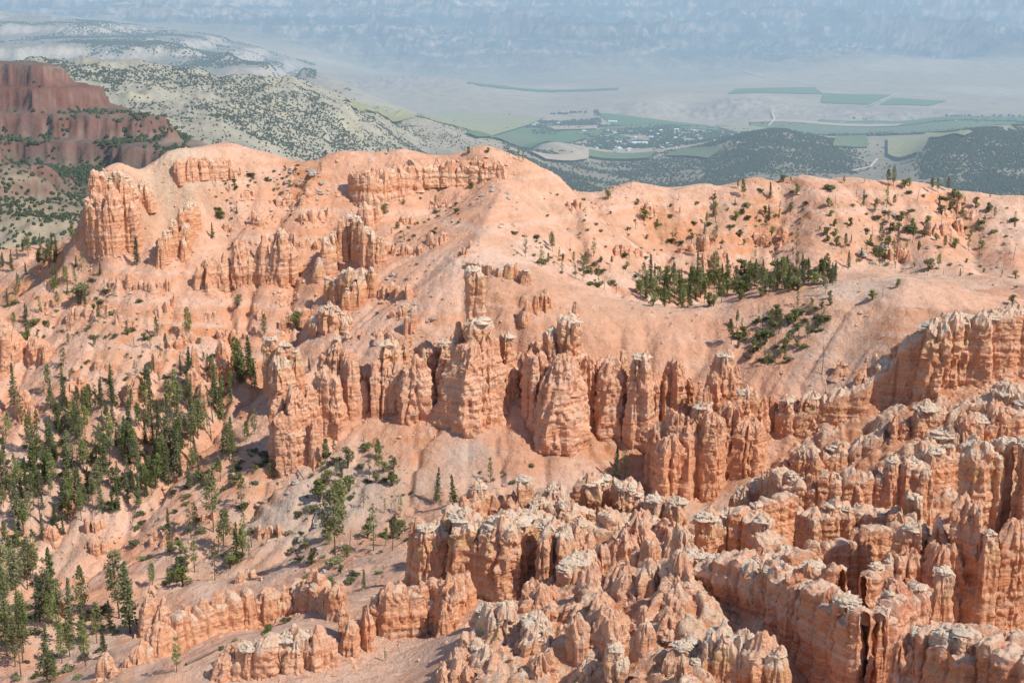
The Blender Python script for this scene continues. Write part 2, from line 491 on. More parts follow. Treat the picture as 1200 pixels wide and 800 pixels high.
def hgt(x, y):
    fx = np.clip((np.asarray(x, float)-NX0)/GS, 0, gnx-1.001); fy = np.clip((np.asarray(y, float)-NY0)/GS, 0, gny-1.001)
    i = fx.astype(int); j = fy.astype(int); a = fx-i; b = fy-j
    return (H[j, i]*(1-a)+H[j, i+1]*a)*(1-b)+(H[j+1, i]*(1-a)+H[j+1, i+1]*a)*b


_YS = np.arange(225.0, 1060.0, 1.0)


def ground(u, v, skip=0.0):
    """first point of the near terrain on the sight line through survey pixel (u, v)"""
    x, y, z = W(u, v, _YS)
    hit = np.nonzero((z <= hgt(x, y)) & (_YS > skip))[0]
    if len(hit) == 0: return None
    k = hit[0]
    return float(x[k]), float(y[k]), float(hgt(x[k], y[k]))

# ------------------------------------------------------------------ broken rock ground between the fins
def worley(x, y, cell, k):
    """returns distance to the nearest jittered cell point / cell, and that point's random number"""
    xi = np.floor(x/cell).astype(np.int64); yi = np.floor(y/cell).astype(np.int64)
    best = np.full(x.shape, 9.0); sec = np.full(x.shape, 9.0); idr = np.zeros(x.shape)
    for dy in (-1, 0, 1):
        for dx in (-1, 0, 1):
            a = (xi+dx) & 255; b = (yi+dy) & 255
            h1 = _perm[_perm[a+k]+b]; h2 = _perm[_perm[b+k+31]+a]; h3 = _perm[_perm[a+k+77]+b]
            px_ = (xi+dx+0.15+0.7*h1/255.0)*cell; py_ = (yi+dy+0.15+0.7*h2/255.0)*cell
            d = np.hypot(x-px_, y-py_)/cell
            m = d < best
            sec = np.where(m, best, np.minimum(sec, d)); best = np.where(m, d, best); idr = np.where(m, h3/255.0, idr)
    return best, sec, idr


def lumpfield(x, y):
    sh = x.shape; x = x.reshape(-1); y = y.reshape(-1); out = np.empty(x.size)
    for i in range(0, x.size, 12000):
        out[i:i+12000] = _lumpfield(x[i:i+12000], y[i:i+12000])
    return out.reshape(sh)


def _lumpfield(x, y):
    wx = x+2.2*perlin(x/7, y/7)+0.7*perlin(x/2.4, y/2.4); wy = y+2.2*perlin(x/7+9, y/7)+0.7*perlin(x/2.4, y/2.4+7)
    d, s, r = worley(wx, wy, 9.5, 3)
    h = (1.5+7.5*r*r)*np.clip(1.25-1.6*d**1.2, 0, 0.85)
    d2, s2, r2 = worley(wx, wy, 5.2, 41)
    h = h+(0.4+2.2*r2)*np.clip(1.15-1.6*d2, 0, 0.75)
    d3, s3, r3 = worley(wx*1.03, wy, 2.1, 90)
    h = h+(0.1+0.9*r3)*np.clip(1.0-1.4*d3, 0, 0.7)
    # ledges
    q = h/1.7+0.35*perlin(x/9, y/9); f = q-np.floor(q)
    return 0.45*h+0.55*1.7*(np.floor(q)+sstep(0.25, 0.75, f)-0.35*perlin(x/9, y/9))+0.6*(ridged(x/2.6, y/2.6, None, 3)-1.1)+0.3*fbm(x/0.9, y/0.9, o=2)


PX0, PX1, PY0, PY1 = -60.0, 340.0, 225.0, 640.0
ROUGH_PX = [(515, 800), (575, 738), (640, 728), (655, 715), (625, 690), (500, 690), (470, 640), (540, 590), (640, 580), (800, 618), (850, 600), (905, 540), (960, 480), (1010, 452), (1070, 415), (1130, 400), (1300, 375), (1320, 830), (900, 900), (515, 900)]
_rp = []
for (u_, v_) in ROUGH_PX:
    q_ = ground(u_, min(v_, 800))
    if q_ is None: q_ = [float(c) for c in W(u_, min(v_, 800), 330.0)]
    if v_ > 800: q_ = [float(c) for c in W(u_, v_, 235.0)]
    _rp.append((q_[0], q_[1]))
_m = np.zeros(GX.shape, bool); j_ = len(_rp)-1
for i_ in range(len(_rp)):
    (a_, b_), (d_, e_) = _rp[i_], _rp[j_]
    if abs(e_-b_) > 1e-6:
        _m ^= ((b_ > GY) != (e_ > GY)) & (GX < (d_-a_)*(GY-b_)/(e_-b_)+a_)
    j_ = i_
ROUGH = blur(_m.astype(float), 12)
ROUGH *= sstep(PX0, PX0+12, GX)*sstep(PX1, PX1-12, GX)*sstep(PY0, PY0+8, GY)*sstep(PY1, PY1-12, GY)
HS = H.copy()                                     # smooth ground
# the canyon between the front fins is cut deeper
_ru = 600+F_PX*0.974*GX/GY
DEEP = ROUGH*sstep(800, 880, _ru)*sstep(470, 420, GY)*sstep(0, 60, GY-215)
HS = HS-9.0*DEEP
RAMP = ROUGH*(0.85-0.4*DEEP)
H = HS+RAMP*(lumpfield(GX, GY)-1.5)
_gy, _gx = np.gradient(HS, GS)
_sl = np.hypot(_gx, _gy)
LEDGE = sstep(0.28, 0.62, fbm(GX/46, GY/46, o=3)+0.25*fbm(GX/14, GY/14, o=2))*sstep(0.42, 0.7, _sl)*(1-ROUGH)
_hq = (H+0.04*GX+1.2*fbm(GX/22, GY/22, o=3))/5.5; _f = _hq-np.floor(_hq)
_g = np.where(_f < 0.5, 0.5*(2*_f)**3.2, 1-0.5*(2-2*_f)**3.2)
H = H+LEDGE*(5.5*(np.floor(_hq)+_g)-5.5*_hq)+LEDGE*0.8*fbm(GX/4, GY/4, H/4, 3)
pi0, pi1 = int((PX0-NX0)/GS), int((PX1-NX0)/GS); pj0, pj1 = int((PY0-NY0)/GS), int((PY1-NY0)/GS)

# ------------------------------------------------------------------ the slope mesh and its colours
gz_y, gz_x = np.gradient(H, GS)
slope = np.hypot(gz_x, gz_y)
sal = np.array([0.695, 0.395, 0.265]); org = np.array([0.680, 0.328, 0.195]); pal = np.array([0.730, 0.515, 0.395]); gry = np.array([0.530, 0.415, 0.330]); cream = np.array([0.60, 0.46, 0.33])
red = np.array([0.49, 0.23, 0.135])
b1 = fbm(GX/120, GY/120, o=4)
# stripes that follow the fall line: noise sampled on coordinates across the slope
gm = np.maximum(np.hypot(blur(gz_x, 12), blur(gz_y, 12)), 1e-3)
tx, ty = -blur(gz_y, 12)/gm, blur(gz_x, 12)/gm
stripe = 0
for k, (sc_, st_) in enumerate(((7.0, 60.0), (15.0, 110.0))):
    ac = GX*tx+GY*ty
    stripe = stripe+perlin(ac/sc_, H/st_*2.2+k*9, b1*0.8)
stripe = blur(stripe, 1)
zb_ = perlin(GX/300, GY/300, (H+0.03*GX)/9.0)
col = np.empty(H.shape+(3,), np.float32)
def lerp(c, t, k): return c*(1-t[..., None])+k*t[..., None]
col[:] = sal
col = lerp(col, sstep(-0.1, 0.9, b1)*0.8, org)
col = lerp(col, sstep(0.1, 0.8, fbm(GX/75+5, GY/75, o=4))*0.65, pal)
col = lerp(col, sstep(0.15, 0.8, zb_)*0.5, pal)
col = lerp(col, sstep(0.15, 0.7, stripe)*0.75, pal)
col = lerp(col, sstep(0.25, 0.9, -stripe)*0.7, org)
gl = sstep(3.2, 6.0, GUL)
col = lerp(col, gl*0.45*sstep(-0.3, 0.3, perlin(GX/70, GY/70)), gry)
leftm = sstep(60, -120, GX)*sstep(760, 660, GY)*sstep(0.0, 0.5, perlin(GX/55+3, GY/55)+0.2)
col = lerp(col, leftm*0.35, pal)
grey_m = sstep(0.15, 0.6, fbm(GX/38+40, GY/38, o=3))*sstep(30, -60, GX)*sstep(700, 560, GY)
col = lerp(col, grey_m*0.4, gry)
col = lerp(col, sstep(0.9, 1.5, slope)*0.5, red)
_deb = sstep(0.1, 0.7, fbm(GX/14, GY/14, o=4)+0.5*fbm(GX/60+9, GY/60, o=2))
col = lerp(col, _deb*0.42, np.array([0.47, 0.275, 0.170]))
col = lerp(col, LEDGE*0.7*sstep(.3, .8, slope), np.array([0.66, 0.300, 0.150]))
_bed = perlin(GX/400, GY/400, (H+0.03*GX)/4.0)+0.5*perlin(GX/60, GY/60, H/1.6)
col = lerp(col, sstep(0.15, 0.6, _bed)*0.4, pal)
col = lerp(col, sstep(0.15, 0.6, -_bed)*0.4, np.array([0.62, 0.275, 0.140]))
_scr = sstep(2.0, 4.5, GUL+1.0*fbm(GX/12, GY/12, o=3))*sstep(-40, 20, GX)*sstep(740, 790, GY)
col = lerp(col, _scr*0.55, np.array([0.34, 0.285, 0.175]))
col = lerp(col, sstep(.3, .8, fbm(GX/9+4, GY/9, o=3))*sstep(10, 40, GX)*sstep(760, 800, GY)*.35, np.array([0.38, 0.30, 0.19]))
# crest soils
_crestm = sstep(-0.05, 0.5, perlin(GX/60+11, GY/60))*sstep(0.35, 0.1, slope)
col = lerp(col, _crestm*0.5, cream)
for (u_, v_, r_, k_) in ((200, 190, 18, cream), (1010, 335, 20, np.array([0.66, 0.48, 0.36])), (545, 535, 9, np.array([0.6, 0.47, 0.38])), (335, 600, 16, gry), (400, 590, 18, gry), (560, 300, 18, pal), (700, 370, 30, np.array([.6, .34, .22]))):
    q = ground(u_, v_)
    if q is None: continue
    w_ = np.exp(-((GX-q[0])**2+(GY-q[1])**2)/(2*r_*r_))*np.clip(0.9+0.6*fbm(GX/9, GY/9, o=2), 0, 1)
    col = lerp(col, np.clip(w_*0.9, 0, 1), k_)
_st = sstep(0.3, 0.8, slope)
H2 = H+0.35*fbm(GX/5, GY/5, o=2)+_st*(0.8*perlin((GX*tx+GY*ty)/4.5, H/35)+0.7*perlin((GX*tx+GY*ty)/9.5+5, H/60)+0.5*np.clip(fbm(GX/8, GY/8, H/5, 3), 0, 2)*sstep(0, .5, perlin(GX/45, GY/45)))
_q = grid_quads(gny, gnx).reshape(gny-1, gnx-1, 4)
_keep = np.ones((gny-1, gnx-1), bool); _keep[pj0:pj1, pi0:pi1] = False
me = mesh_np('terrain', np.stack([GX, GY, H2], -1).reshape(-1, 3), _q[_keep], smooth=True)
ca = me.color_attributes.new('tint', 'FLOAT_COLOR', 'POINT')
ca.data.foreach_set('color', np.concatenate([col.reshape(-1, 3), np.ones((gny*gnx, 1))], 1).astype(np.float32).ravel())
tag(obj('terrain', me, M_TERR), kind='structure')
# finer sheet for the broken ground of the foreground
_k = 3
def fine(a): return upsample(a[pj0:pj1+1, pi0:pi1+1], (pj1-pj0)*_k+1, (pi1-pi0)*_k+1)
PX_, PY_ = np.meshgrid(np.linspace(gx[pi0], gx[pi1], (pi1-pi0)*_k+1), np.linspace(gy[pj0], gy[pj1], (pj1-pj0)*_k+1))
_r = np.clip(fine(ROUGH), 0, 1)
_lf = lumpfield(PX_, PY_)
PH = fine(HS)+0.35*fbm(PX_/5, PY_/5, o=2)+np.clip(fine(RAMP), 0, 1)*(blur(_lf, 1)-1.5)
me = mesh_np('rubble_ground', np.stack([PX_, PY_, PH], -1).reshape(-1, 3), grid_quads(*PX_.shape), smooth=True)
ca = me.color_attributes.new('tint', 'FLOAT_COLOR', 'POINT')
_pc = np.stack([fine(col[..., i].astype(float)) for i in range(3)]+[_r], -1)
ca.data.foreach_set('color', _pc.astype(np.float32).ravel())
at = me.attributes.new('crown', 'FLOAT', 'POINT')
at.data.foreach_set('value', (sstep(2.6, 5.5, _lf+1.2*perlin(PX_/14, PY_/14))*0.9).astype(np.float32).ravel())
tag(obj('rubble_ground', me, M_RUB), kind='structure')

# ------------------------------------------------------------------ rock columns
def n1(z, k):
    return perlin(z, np.full_like(z, 3.1+k*7.7), np.full_like(z, 1.7))


def strata(x, y, z):
    zz = z+0.035*x-0.015*y+0.8*perlin(x/25, y/25)
    s = 0.6*n1(zz/6.5, 1)+0.45*n1(zz/2.6, 2)+0.3*n1(zz/1.1, 3)
    return np.tanh(2.6*s)


PROF = {  # (t, radius factor)
    'wall':  [(0, 1.12), (0.15, 1.05), (0.6, 1.0), (0.9, 0.92), (1, 0.85)],
    'blunt': [(0, 1.10), (0.3, 1.05), (0.7, 0.92), (0.88, 0.78), (1, 0.6)],
    'spire': [(0, 1.15), (0.3, 1.0), (0.55, 0.84), (0.75, 0.68), (0.9, 0.52), (1, 0.34)],
    'bulb':  [(0, 0.72), (0.12, 0.92), (0.35, 1.08), (0.6, 1.0), (0.82, 0.80), (1, 0.55)],
    'tower': [(0, 1.2), (0.2, 1.08), (0.42, 1.0), (0.5, 0.86), (0.8, 0.82), (0.92, 0.86), (1, 0.80)],
    'cone':  [(0, 1.35), (0.3, 1.05), (0.6, 0.72), (0.85, 0.42), (1, 0.2)],
    'knob':  [(0, 1.5), (0.25, 1.15), (0.5, 0.85), (0.7, 0.60), (0.78, 0.55), (0.86, 0.66), (0.95, 0.62), (1, 0.45)],
}


def column_mesh(name, cx, cy, zb, zt, rx, ry, rot, seed, style, res, crown=0.3):
    rg = np.random.default_rng(seed)
    Hh = max(zt-zb, 1.0); rmax = max(rx, ry)
    nz = int(np.clip(Hh/res, 10, 150)); nt = int(np.clip(2*math.pi*math.sqrt(rx*ry)/res, 18, 130))
    t = np.linspace(0, 1, nz)[:, None]; th = np.linspace(0, 2*math.pi, nt, endpoint=False)[None, :]
    pr = PROF[style]
    base = np.interp(t[:, 0], [p[0] for p in pr], [p[1] for p in pr])[:, None]
    # fractured outline: a polygon whose faces lean a little
    K = rg.integers(4, 7); ang = np.sort(rg.uniform(0, 2*math.pi, K))+0.3*rg.normal(size=K)
    R = np.full((nz, nt), 9.0)
    for k in range(K):
        dk = rg.uniform(0.70, 1.05)*(1+rg.uniform(-0.35, 0.35)*(t-0.5))
        c = np.cos(th-ang[k]+0.25*(t-0.5)*rg.normal())
        R = np.minimum(R, dk/np.maximum(c, 0.12))
    R = np.clip(R, 0.5, 1.28)
    o_ = rg.uniform(0, 50)
    R = R*(1+0.20*(ridged(np.cos(th)*1.7+o_+0*t, np.sin(th)*1.7+0*t, (zb+Hh*t)/16.0+0*th, 2)-0.95))
    R = R*base
    z = zb+Hh*t+0*th
    # vertical joints
    for k in range(rg.integers(4, 8)):
        tc = rg.uniform(0, 2*math.pi); wd_ = rg.uniform(0.06, 0.16)
        dth = (th-tc-0.25*n1(t*3+k, 5)+math.pi) % (2*math.pi)-math.pi
        R = R*(1-rg.uniform(0.1, 0.28)*np.exp(-(dth/wd_)**2)*sstep(-0.1, 0.35, t+0.3*rg.normal()))
    lx, ly = R*rx*np.cos(th), R*ry*np.sin(th)
    ca_, sa = math.cos(rot), math.sin(rot)
    # a slight lean and bend
    bx, by = rg.normal(size=2)*0.10*rmax
    x = cx+lx*ca_-ly*sa+bx*t*t; y = cy+lx*sa+ly*ca_+by*t*t
    dx, dy = (lx*ca_-ly*sa), (lx*sa+ly*ca_)
    dn = np.maximum(np.hypot(dx, dy), 1e-3)
    s = strata(x, y, z)
    blk = ridged(x/5.0, y/5.0, z/7.0, 2)-1.0
    lum = fbm(x/2.2, y/2.2, z/2.2, 3)
    a = min(rmax, 7.0)
    disp = a*(0.075*s+0.15*blk+0.11*lum*(0.6+0.6*t)+0.05*fbm(x/0.9, y/0.9, z/1.3, 2))
    disp = np.maximum(disp, -0.75*dn)
    x = x+dx/dn*disp; y = y+dy/dn*disp
    # broken crown
    nd = max(3, int(rmax*base[-1, 0]/res*0.8)); nd = min(nd, 16)
    xs, ys, zs = [x], [y], [z+0.0]
    mx, my = x[-1].mean(), y[-1].mean()
    rt = rmax*base[-1, 0]
    for k in range(1, nd+1):
        f = 1-k/(nd+0.001); f = max(f, 0.02)
        xx = mx+(x[-1]-mx)*f; yy = my+(y[-1]-my)*f
        zz = zt+rt*0.45*math.sqrt(max(1-f*f, 0))+0*xx
        zs.append(zz[None]); xs.append(xx[None]); ys.append(yy[None])
    X = np.concatenate(xs); Y = np.concatenate(ys); Z = np.concatenate(zs)
    topw = sstep(0.80, 1.0, (Z-zb)/Hh)
    Z = Z+topw*min(a*0.55, 2.6)*(fbm(X/3.0, Y/3.0, None, 3)+0.3*perlin(X/0.9, Y/0.9))
    co = np.stack([X, Y, Z], -1).reshape(-1, 3)
    me = mesh_np(name, co, grid_quads(len(X), nt, True))
    drop_ = zt-Z
    for nm, val in (('crown', crown*sstep(4.0, 0.5, drop_+1.2*perlin(X/2.0, Y/2.0))), ('ochre', max(crown-0.4, 0)*sstep(9.5, 6.5, drop_)*sstep(1.5, 3.5, drop_))):
        at = me.attributes.new(nm, 'FLOAT', 'POINT'); at.data.foreach_set('value', val.astype(np.float32).ravel())
    return me


def lump(cx, cy, cz, r, flat, seed, res):
    nr, nt = max(6, int(2.2*r/res)), max(10, int(5*r/res))
    nr, nt = min(nr, 20), min(nt, 36)
    ph = np.linspace(0.02, math.pi-0.02, nr)[:, None]; th = np.linspace(0, 2*math.pi, nt, endpoint=False)[None]
    ux, uy, uz = np.sin(ph)*np.cos(th), np.sin(ph)*np.sin(th), np.cos(ph)+0*th
    o = seed*3.17 % 97
    rr = r*(1+0.38*fbm(ux*1.3+o, uy*1.3, uz*1.3, 3)+0.10*np.tanh(4*n1(cz/1.1+uz*r*flat/0.7, 3)))
    return np.stack([cx+rr*ux, cy+rr*uy, cz+rr*uz*flat], -1).reshape(-1, 3), grid_quads(nr, nt, True)


def lumps_mesh(name, specs, res):
    cs, qs, o = [], [], 0
    for i, (x, y, z, r, fl, sd) in enumerate(specs):
        c, q = lump(x, y, z, r, fl, sd, res)
        cs.append(c); qs.append(q+o); o += len(c)
    return mesh_np(name, np.concatenate(cs), np.concatenate(qs))


def wall_body(name, P, thick, res, seed, org):
    """the continuous mass of a wall or fin: jointed faces, bedded ledges, a broken top.  P rows: x, y, z_top, z_base"""
    rg = np.random.default_rng(seed); P = np.asarray(P, float)
    seg = np.hypot(*np.diff(P[:, :2], axis=0).T); cum = np.concatenate([[0], np.cumsum(seg)])
    n = int(np.clip(cum[-1]/res, 12, 420)); s = np.linspace(0, cum[-1], n)
    q = np.stack([np.interp(s, cum, P[:, k]) for k in range(4)], 1)
    k_ = max(1, int(4/res)); ker = np.ones(2*k_+1)/(2*k_+1)
    for c in (0, 1): q[:, c] = np.convolve(np.pad(q[:, c], k_, mode='edge'), ker, 'valid')
    tg = np.gradient(q[:, :2], axis=0); tg /= np.linalg.norm(tg, axis=1)[:, None]+1e-9
    nr = np.stack([tg[:, 1], -tg[:, 0]], 1)
    if nr[:, 1].mean() > 0: nr = -nr
    # joints every few metres split the face into pilasters
    jn = []; p_ = -3.0
    while p_ < cum[-1]+5: jn.append(p_); p_ += rg.uniform(0.5, 1.4)*max(thick*0.8, 3.0)
    jn = np.array(jn); kk = np.clip(np.searchsorted(jn, s)-1, 0, len(jn)-2)
    u_ = (s-jn[kk])/(jn[kk+1]-jn[kk]); w_ = jn[kk+1]-jn[kk]
    bul = (1-np.abs(2*u_-1)**3.0)*np.minimum(w_*0.22, 1.8)
    hj = rg.normal(size=len(jn))*min(thick*0.22, 2.2)
    zt = q[:, 2]+hj[kk]+0.9*fbm(s/5.0, s*0+seed % 50, None, 3)-0.8*np.exp(-(np.minimum(u_, 1-u_)*w_/0.6)**2)
    zb = q[:, 3]
    nf = int(np.clip((zt-zb).max()/res, 10, 130)); ntp = int(np.clip(thick/res, 5, 14)); nb = max(6, nf//3)
    end = np.clip(np.minimum(s, cum[-1]-s)/(thick*0.6), 0.15, 1)**0.5
    rows = []
    def face(side, m):
        out = []
        for t in np.linspace(0, 1, m):
            z = zb+(zt-zb)*t
            off = thick*0.5*end*(1.28-0.36*t)+bul*end*sstep(0.0, 0.3, t+0.2)
            out.append((off*side, z))
        return out
    rows = face(1, nf)
    o_, z_ = rows[-1]; o2, z2 = face(-1, nb)[-1]
    for t in np.linspace(0, 1, ntp+2)[1:-1]:
        rows.append((o_*(1-t)+o2*t, zt+thick*0.16*math.sin(t*math.pi)))
    rows += face(-1, nb)[::-1]
    off = np.array([r[0] for r in rows]); Z = np.array([r[1]+0*zt for r in rows])
    sg = np.sign(off); X = q[None, :, 0]+nr[None, :, 0]*off; Y = q[None, :, 1]+nr[None, :, 1]*off
    Z = Z+min(thick*0.16, 1.5)*fbm(X/2.6, Y/2.6, None, 3)*sstep(0.8, 1.0, (Z-zb)/(zt-zb))
    d = 0.55*strata(X, Y, Z)+0.9*(ridged(X/6.0, Y/6.0, Z/14.0, 3)-1.1)+0.5*fbm(X/1.7, Y/1.7, Z/1.4, 3)
    d = d*min(1.0, thick/6.0)*1.15
    topm = 1-0.7*sstep(0.9, 1.0, (Z-zb)/(zt-zb))
    X = X+nr[None, :, 0]*d*sg*topm; Y = Y+nr[None, :, 1]*d*sg*topm
    co = np.stack([X-org[0], Y-org[1], Z-org[2]], -1).reshape(-1, 3)
    me = mesh_np(name, co, grid_quads(len(rows), n))
    drop_ = zt-Z
    for nm, val in (('crown', 0.55*sstep(2.8, 0.4, drop_+1.2*perlin(X/2.0, Y/2.0))), ('ochre', 0.25*sstep(9.5, 6.5, drop_)*sstep(1.5, 3.5, drop_))):
        at = me.attributes.new(nm, 'FLOAT', 'POINT'); at.data.foreach_set('value', (val+0*Z).astype(np.float32).ravel())
    return me


_seed = [100]
ROCK_FOOT = []                                   # (x, y, r) footprints, used to keep trees off the rock


def make_rock(name, label, cols, cap=0.0, mat=None, cat='rock', group=None, part='pillar', depth=1.1, ground_it=True, auto=False):
    """cols: (u, v_top, v_base, width_px, Y, style).  One thing; every column a part, its crown of caprock a sub-part"""
    mat = mat or M_ROCK
    data = []
    for c in cols:
        u, vt, vb, wpx, Y, style = c[:6]
        if auto:                                   # stand the column on the slope where its foot was surveyed
            q = ground(u, vb)
            if q is not None: Y = q[1]+wpx*0.35*q[1]/F_PX
        x, y, zt = (float(q) for q in W(u, vt, Y)); zb = float(W(u, vb, Y)[2])
        g = float(hgt(x, y))
        zb2 = min(zb, g-2.0, float(hgt(x, y-wpx*0.5*Y/F_PX))-1.5) if ground_it else zb
        r = wpx*0.5*Y/F_PX
        data.append((x, y, zt, zb2, r, style, Y, c[6] if len(c) > 6 else cap))
    bx = sum(d[0] for d in data)/len(data); by = sum(d[1] for d in data)/len(data); bz = min(d[3] for d in data)
    root = empty(name, (bx, by, bz), label, cat, group)
    if getattr(cols, 'body', 0):
        Q = []
        for (u, vt, vb, Y) in cols.pts:
            if auto:
                g_ = ground(u, vb)
                if g_ is not None: Y = g_[1]+3
            x, y, zt = (float(c) for c in W(u, vt, Y)); zb = min(float(W(u, vb, Y)[2]), float(hgt(x, y))-2, float(hgt(x, y-4))-2)
            Q.append((x, y, zt-1.0, zb))
        Ym = cols.pts[0][3]; _seed[0] += 1
        th_ = cols.body*Ym/F_PX
        obj('wall_face', wall_body('wall_face', Q, th_, max(0.32, Ym*0.0013), _seed[0], (bx, by, bz)), mat, root)
        for a_, b_ in zip(Q[:-1], Q[1:]):
            for t_ in np.linspace(0, 1, max(2, int(math.hypot(a_[0]-b_[0], a_[1]-b_[1])/th_))): ROCK_FOOT.append((a_[0]*(1-t_)+b_[0]*t_, a_[1]*(1-t_)+b_[1]*t_, th_*0.6))
    for (x, y, zt, zb, r, style, Y, cp_) in data:
        _seed[0] += 1; sd = _seed[0]; rg = np.random.default_rng(sd)
        res = max(0.30, Y*0.00125)
        me = column_mesh(part, x, y, zb, zt, r, r*depth*rg.uniform(0.85, 1.2), rg.uniform(-0.4, 0.4), sd, style, res, 0.13 if cp_ <= 0 else 1.0)
        n = len(me.vertices); co = np.empty(n*3, np.float32); me.vertices.foreach_get('co', co)
        co = co.reshape(-1, 3)-np.array([bx, by, bz], np.float32); me.vertices.foreach_set('co', co.ravel())
        p = obj(part, me, mat, root)
        ROCK_FOOT.append((x, y, r*1.2))
        if cp_ > 0:
            rt = r*PROF[style][-1][1]
            sp_ = [(x-bx, y-by, zt+rt*0.12-bz, rt*0.95, 0.30, float(rg.uniform(0, 900)))]
            for k in range(int(rg.integers(7, 11)*min(2.5, max(1, rt/3.0)))):
                a = rg.uniform(0, 6.28); q = rt*rg.uniform(0, 1)**0.7*0.85
                rr = rg.uniform(0.2, 0.5)*min(rt, 2.4)*(0.5+0.5*cp_)
                sp_.append((x+q*math.cos(a)-bx, y+q*math.sin(a)-by, zt+rt*0.42*math.sqrt(max(0, 1-(q/rt)**2))-rr*0.05-bz, rr, rg.uniform(0.55, 0.95), float(rg.uniform(0, 900))))
            obj('caprock', lumps_mesh('caprock', sp_, res), M_CAP, p)
    return root


class Row(list):
    pass


def row(pts, n, wmin, wmax, styles, jv=8, jY=4, drop=0.0, seed=1, cap=None, body=None):
    """columns strung along a surveyed line of (u, v_top, v_base, Y)"""
    rg = random.Random(seed); out = Row(); out.pts = pts
    out.body = 0 if seed in (8, 9, 10, 13, 14, 15, 16, 5, 29) else (body or (wmin+wmax)*0.42)
    L = len(pts)-1
    for i in range(n):
        t = (i+0.5+rg.uniform(-0.3, 0.3))/n*L; k = min(int(max(t, 0)), L-1); f = t-k
        a, b = pts[k], pts[k+1]
        u, vt, vb, Y = (a[j]*(1-f)+b[j]*f for j in range(4))
        s = rg.choice(styles)
        c = [u, vt+rg.uniform(-jv, jv), vb, rg.uniform(wmin, wmax), Y+rg.uniform(-jY, jY), s]
        if cap is not None: c.append(cap if rg.random() < 0.75 else 0)
        out.append(tuple(c))
    return out


# --- the great hoodoos below the middle crest
G1 = 'hoodoos of the central wall'
make_rock('hoodoo', 'broad rough hoodoo at the left end of the central wall, beside a bushy gully', [
    (452, 405, 500, 34, 642, 'blunt', .6), (441, 425, 492, 20, 638, 'blunt'), (466, 430, 498, 22, 638, 'bulb')], 0, M_ROCKP, 'hoodoo', G1)
make_rock('hoodoo', 'leaf shaped leaning hoodoo with a pale knob on its tip, left of the tallest spire', [
    (486, 425, 506, 34, 632, 'bulb'), (496, 412, 440, 12, 634, 'spire', .8), (478, 395, 470, 22, 648, 'spire')], 0, M_ROCKP, 'hoodoo', G1)
make_rock('hoodoo', 'slender pale topped pillar hard against the left side of the tallest hoodoo', [
    (520, 402, 508, 32, 638, 'blunt', .9), (531, 410, 500, 22, 640, 'blunt')], 0, M_ROCKP, 'hoodoo', G1)
make_rock('hoodoo', 'tallest hoodoo of the central wall with a grey capped spire above a swollen body', [
    (550, 408, 534, 70, 628, 'bulb'), (568, 402, 522, 42, 630, 'blunt'), (555, 318, 420, 26, 640, 'tower', 1.0), (563, 378, 430, 34, 634, 'tower', .7), (537, 378, 430, 18, 642, 'spire'), (572, 392, 500, 20, 632, 'blunt')], 0, M_ROCKP, 'hoodoo', G1, depth=1.0)
make_rock('hoodoo', 'dark throated short hoodoo set back between the two tallest ones', [
    (597, 396, 502, 28, 640, 'blunt', .5), (608, 425, 500, 20, 644, 'blunt')], 0, M_ROCK, 'hoodoo', G1)
make_rock('hoodoo', 'thick hoodoo with a narrow turreted top, right of the dark cleft', [
    (653, 425, 550, 60, 622, 'bulb'), (668, 378, 480, 34, 634, 'tower', .6), (675, 352, 410, 13, 640, 'spire'), (648, 388, 450, 26, 636, 'blunt', .5), (630, 420, 538, 40, 628, 'blunt'), (642, 445, 545, 28, 620, 'blunt'), (672, 440, 535, 26, 624, 'blunt')], 0, M_ROCKP, 'hoodoo', G1, depth=1.0)
make_rock('hoodoo', 'narrow ribbed pillar just right of the turreted hoodoo', [
    (690, 420, 520, 22, 630, 'blunt'), (700, 435, 515, 18, 634, 'blunt')], 0, M_ROCK, 'hoodoo', G1)
make_rock('hoodoo', 'double pointed hoodoo over a shadowed hollow on the central wall', [
    (718, 425, 520, 34, 628, 'blunt'), (729, 412, 505, 20, 634, 'spire', .6)], 0, M_ROCKP, 'hoodoo', G1)
make_rock('hoodoo', 'round shouldered hoodoo at the right end of the central wall', [
    (751, 420, 522, 40, 622, 'blunt', .5), (765, 440, 515, 24, 626, 'blunt'), (742, 450, 520, 22, 620, 'bulb')], 0, M_ROCKP, 'hoodoo', G1)
make_rock('hoodoo', 'lone slim hoodoo above a dark pine, right of the central wall', [
    (790, 428, 505, 30, 628, 'blunt'), (800, 440, 500, 18, 630, 'blunt'), (779, 436, 500, 18, 628, 'spire')], 0, M_ROCK, 'hoodoo', G1)
make_rock('rock_wall', 'shadowed back wall of joined columns behind the central hoodoos', row(
    [(425, 440, 500, 652), (480, 425, 500, 655), (540, 400, 500, 658), (600, 410, 500, 660), (650, 405, 500, 658), (700, 430, 510, 650), (760, 450, 520, 642), (810, 460, 520, 638)], 24, 22, 34, ['wall', 'blunt'], 10, 3, seed=3), 0, M_ROCK, 'rock wall')
make_rock('rock_wall', 'crumbling crest of small ledges above the tallest hoodoo', row(
    [(548, 306, 319, 705), (580, 310, 324, 700), (612, 315, 329, 696), (618, 322, 338, 690)], 9, 8, 15, ['wall', 'blunt'], 4, 2, seed=4, cap=.5), 0, M_ROCKP, 'rock wall', auto=True)
make_rock('rock_wall', 'small reddish outcrop on the bare slope right of the tall grey capped spire', row(
    [(600, 378, 392, 668), (625, 352, 370, 676), (642, 345, 360, 680)], 6, 8, 14, ['blunt', 'spire'], 5, 2, seed=5), 0, M_ROCK, 'rock wall', auto=True)

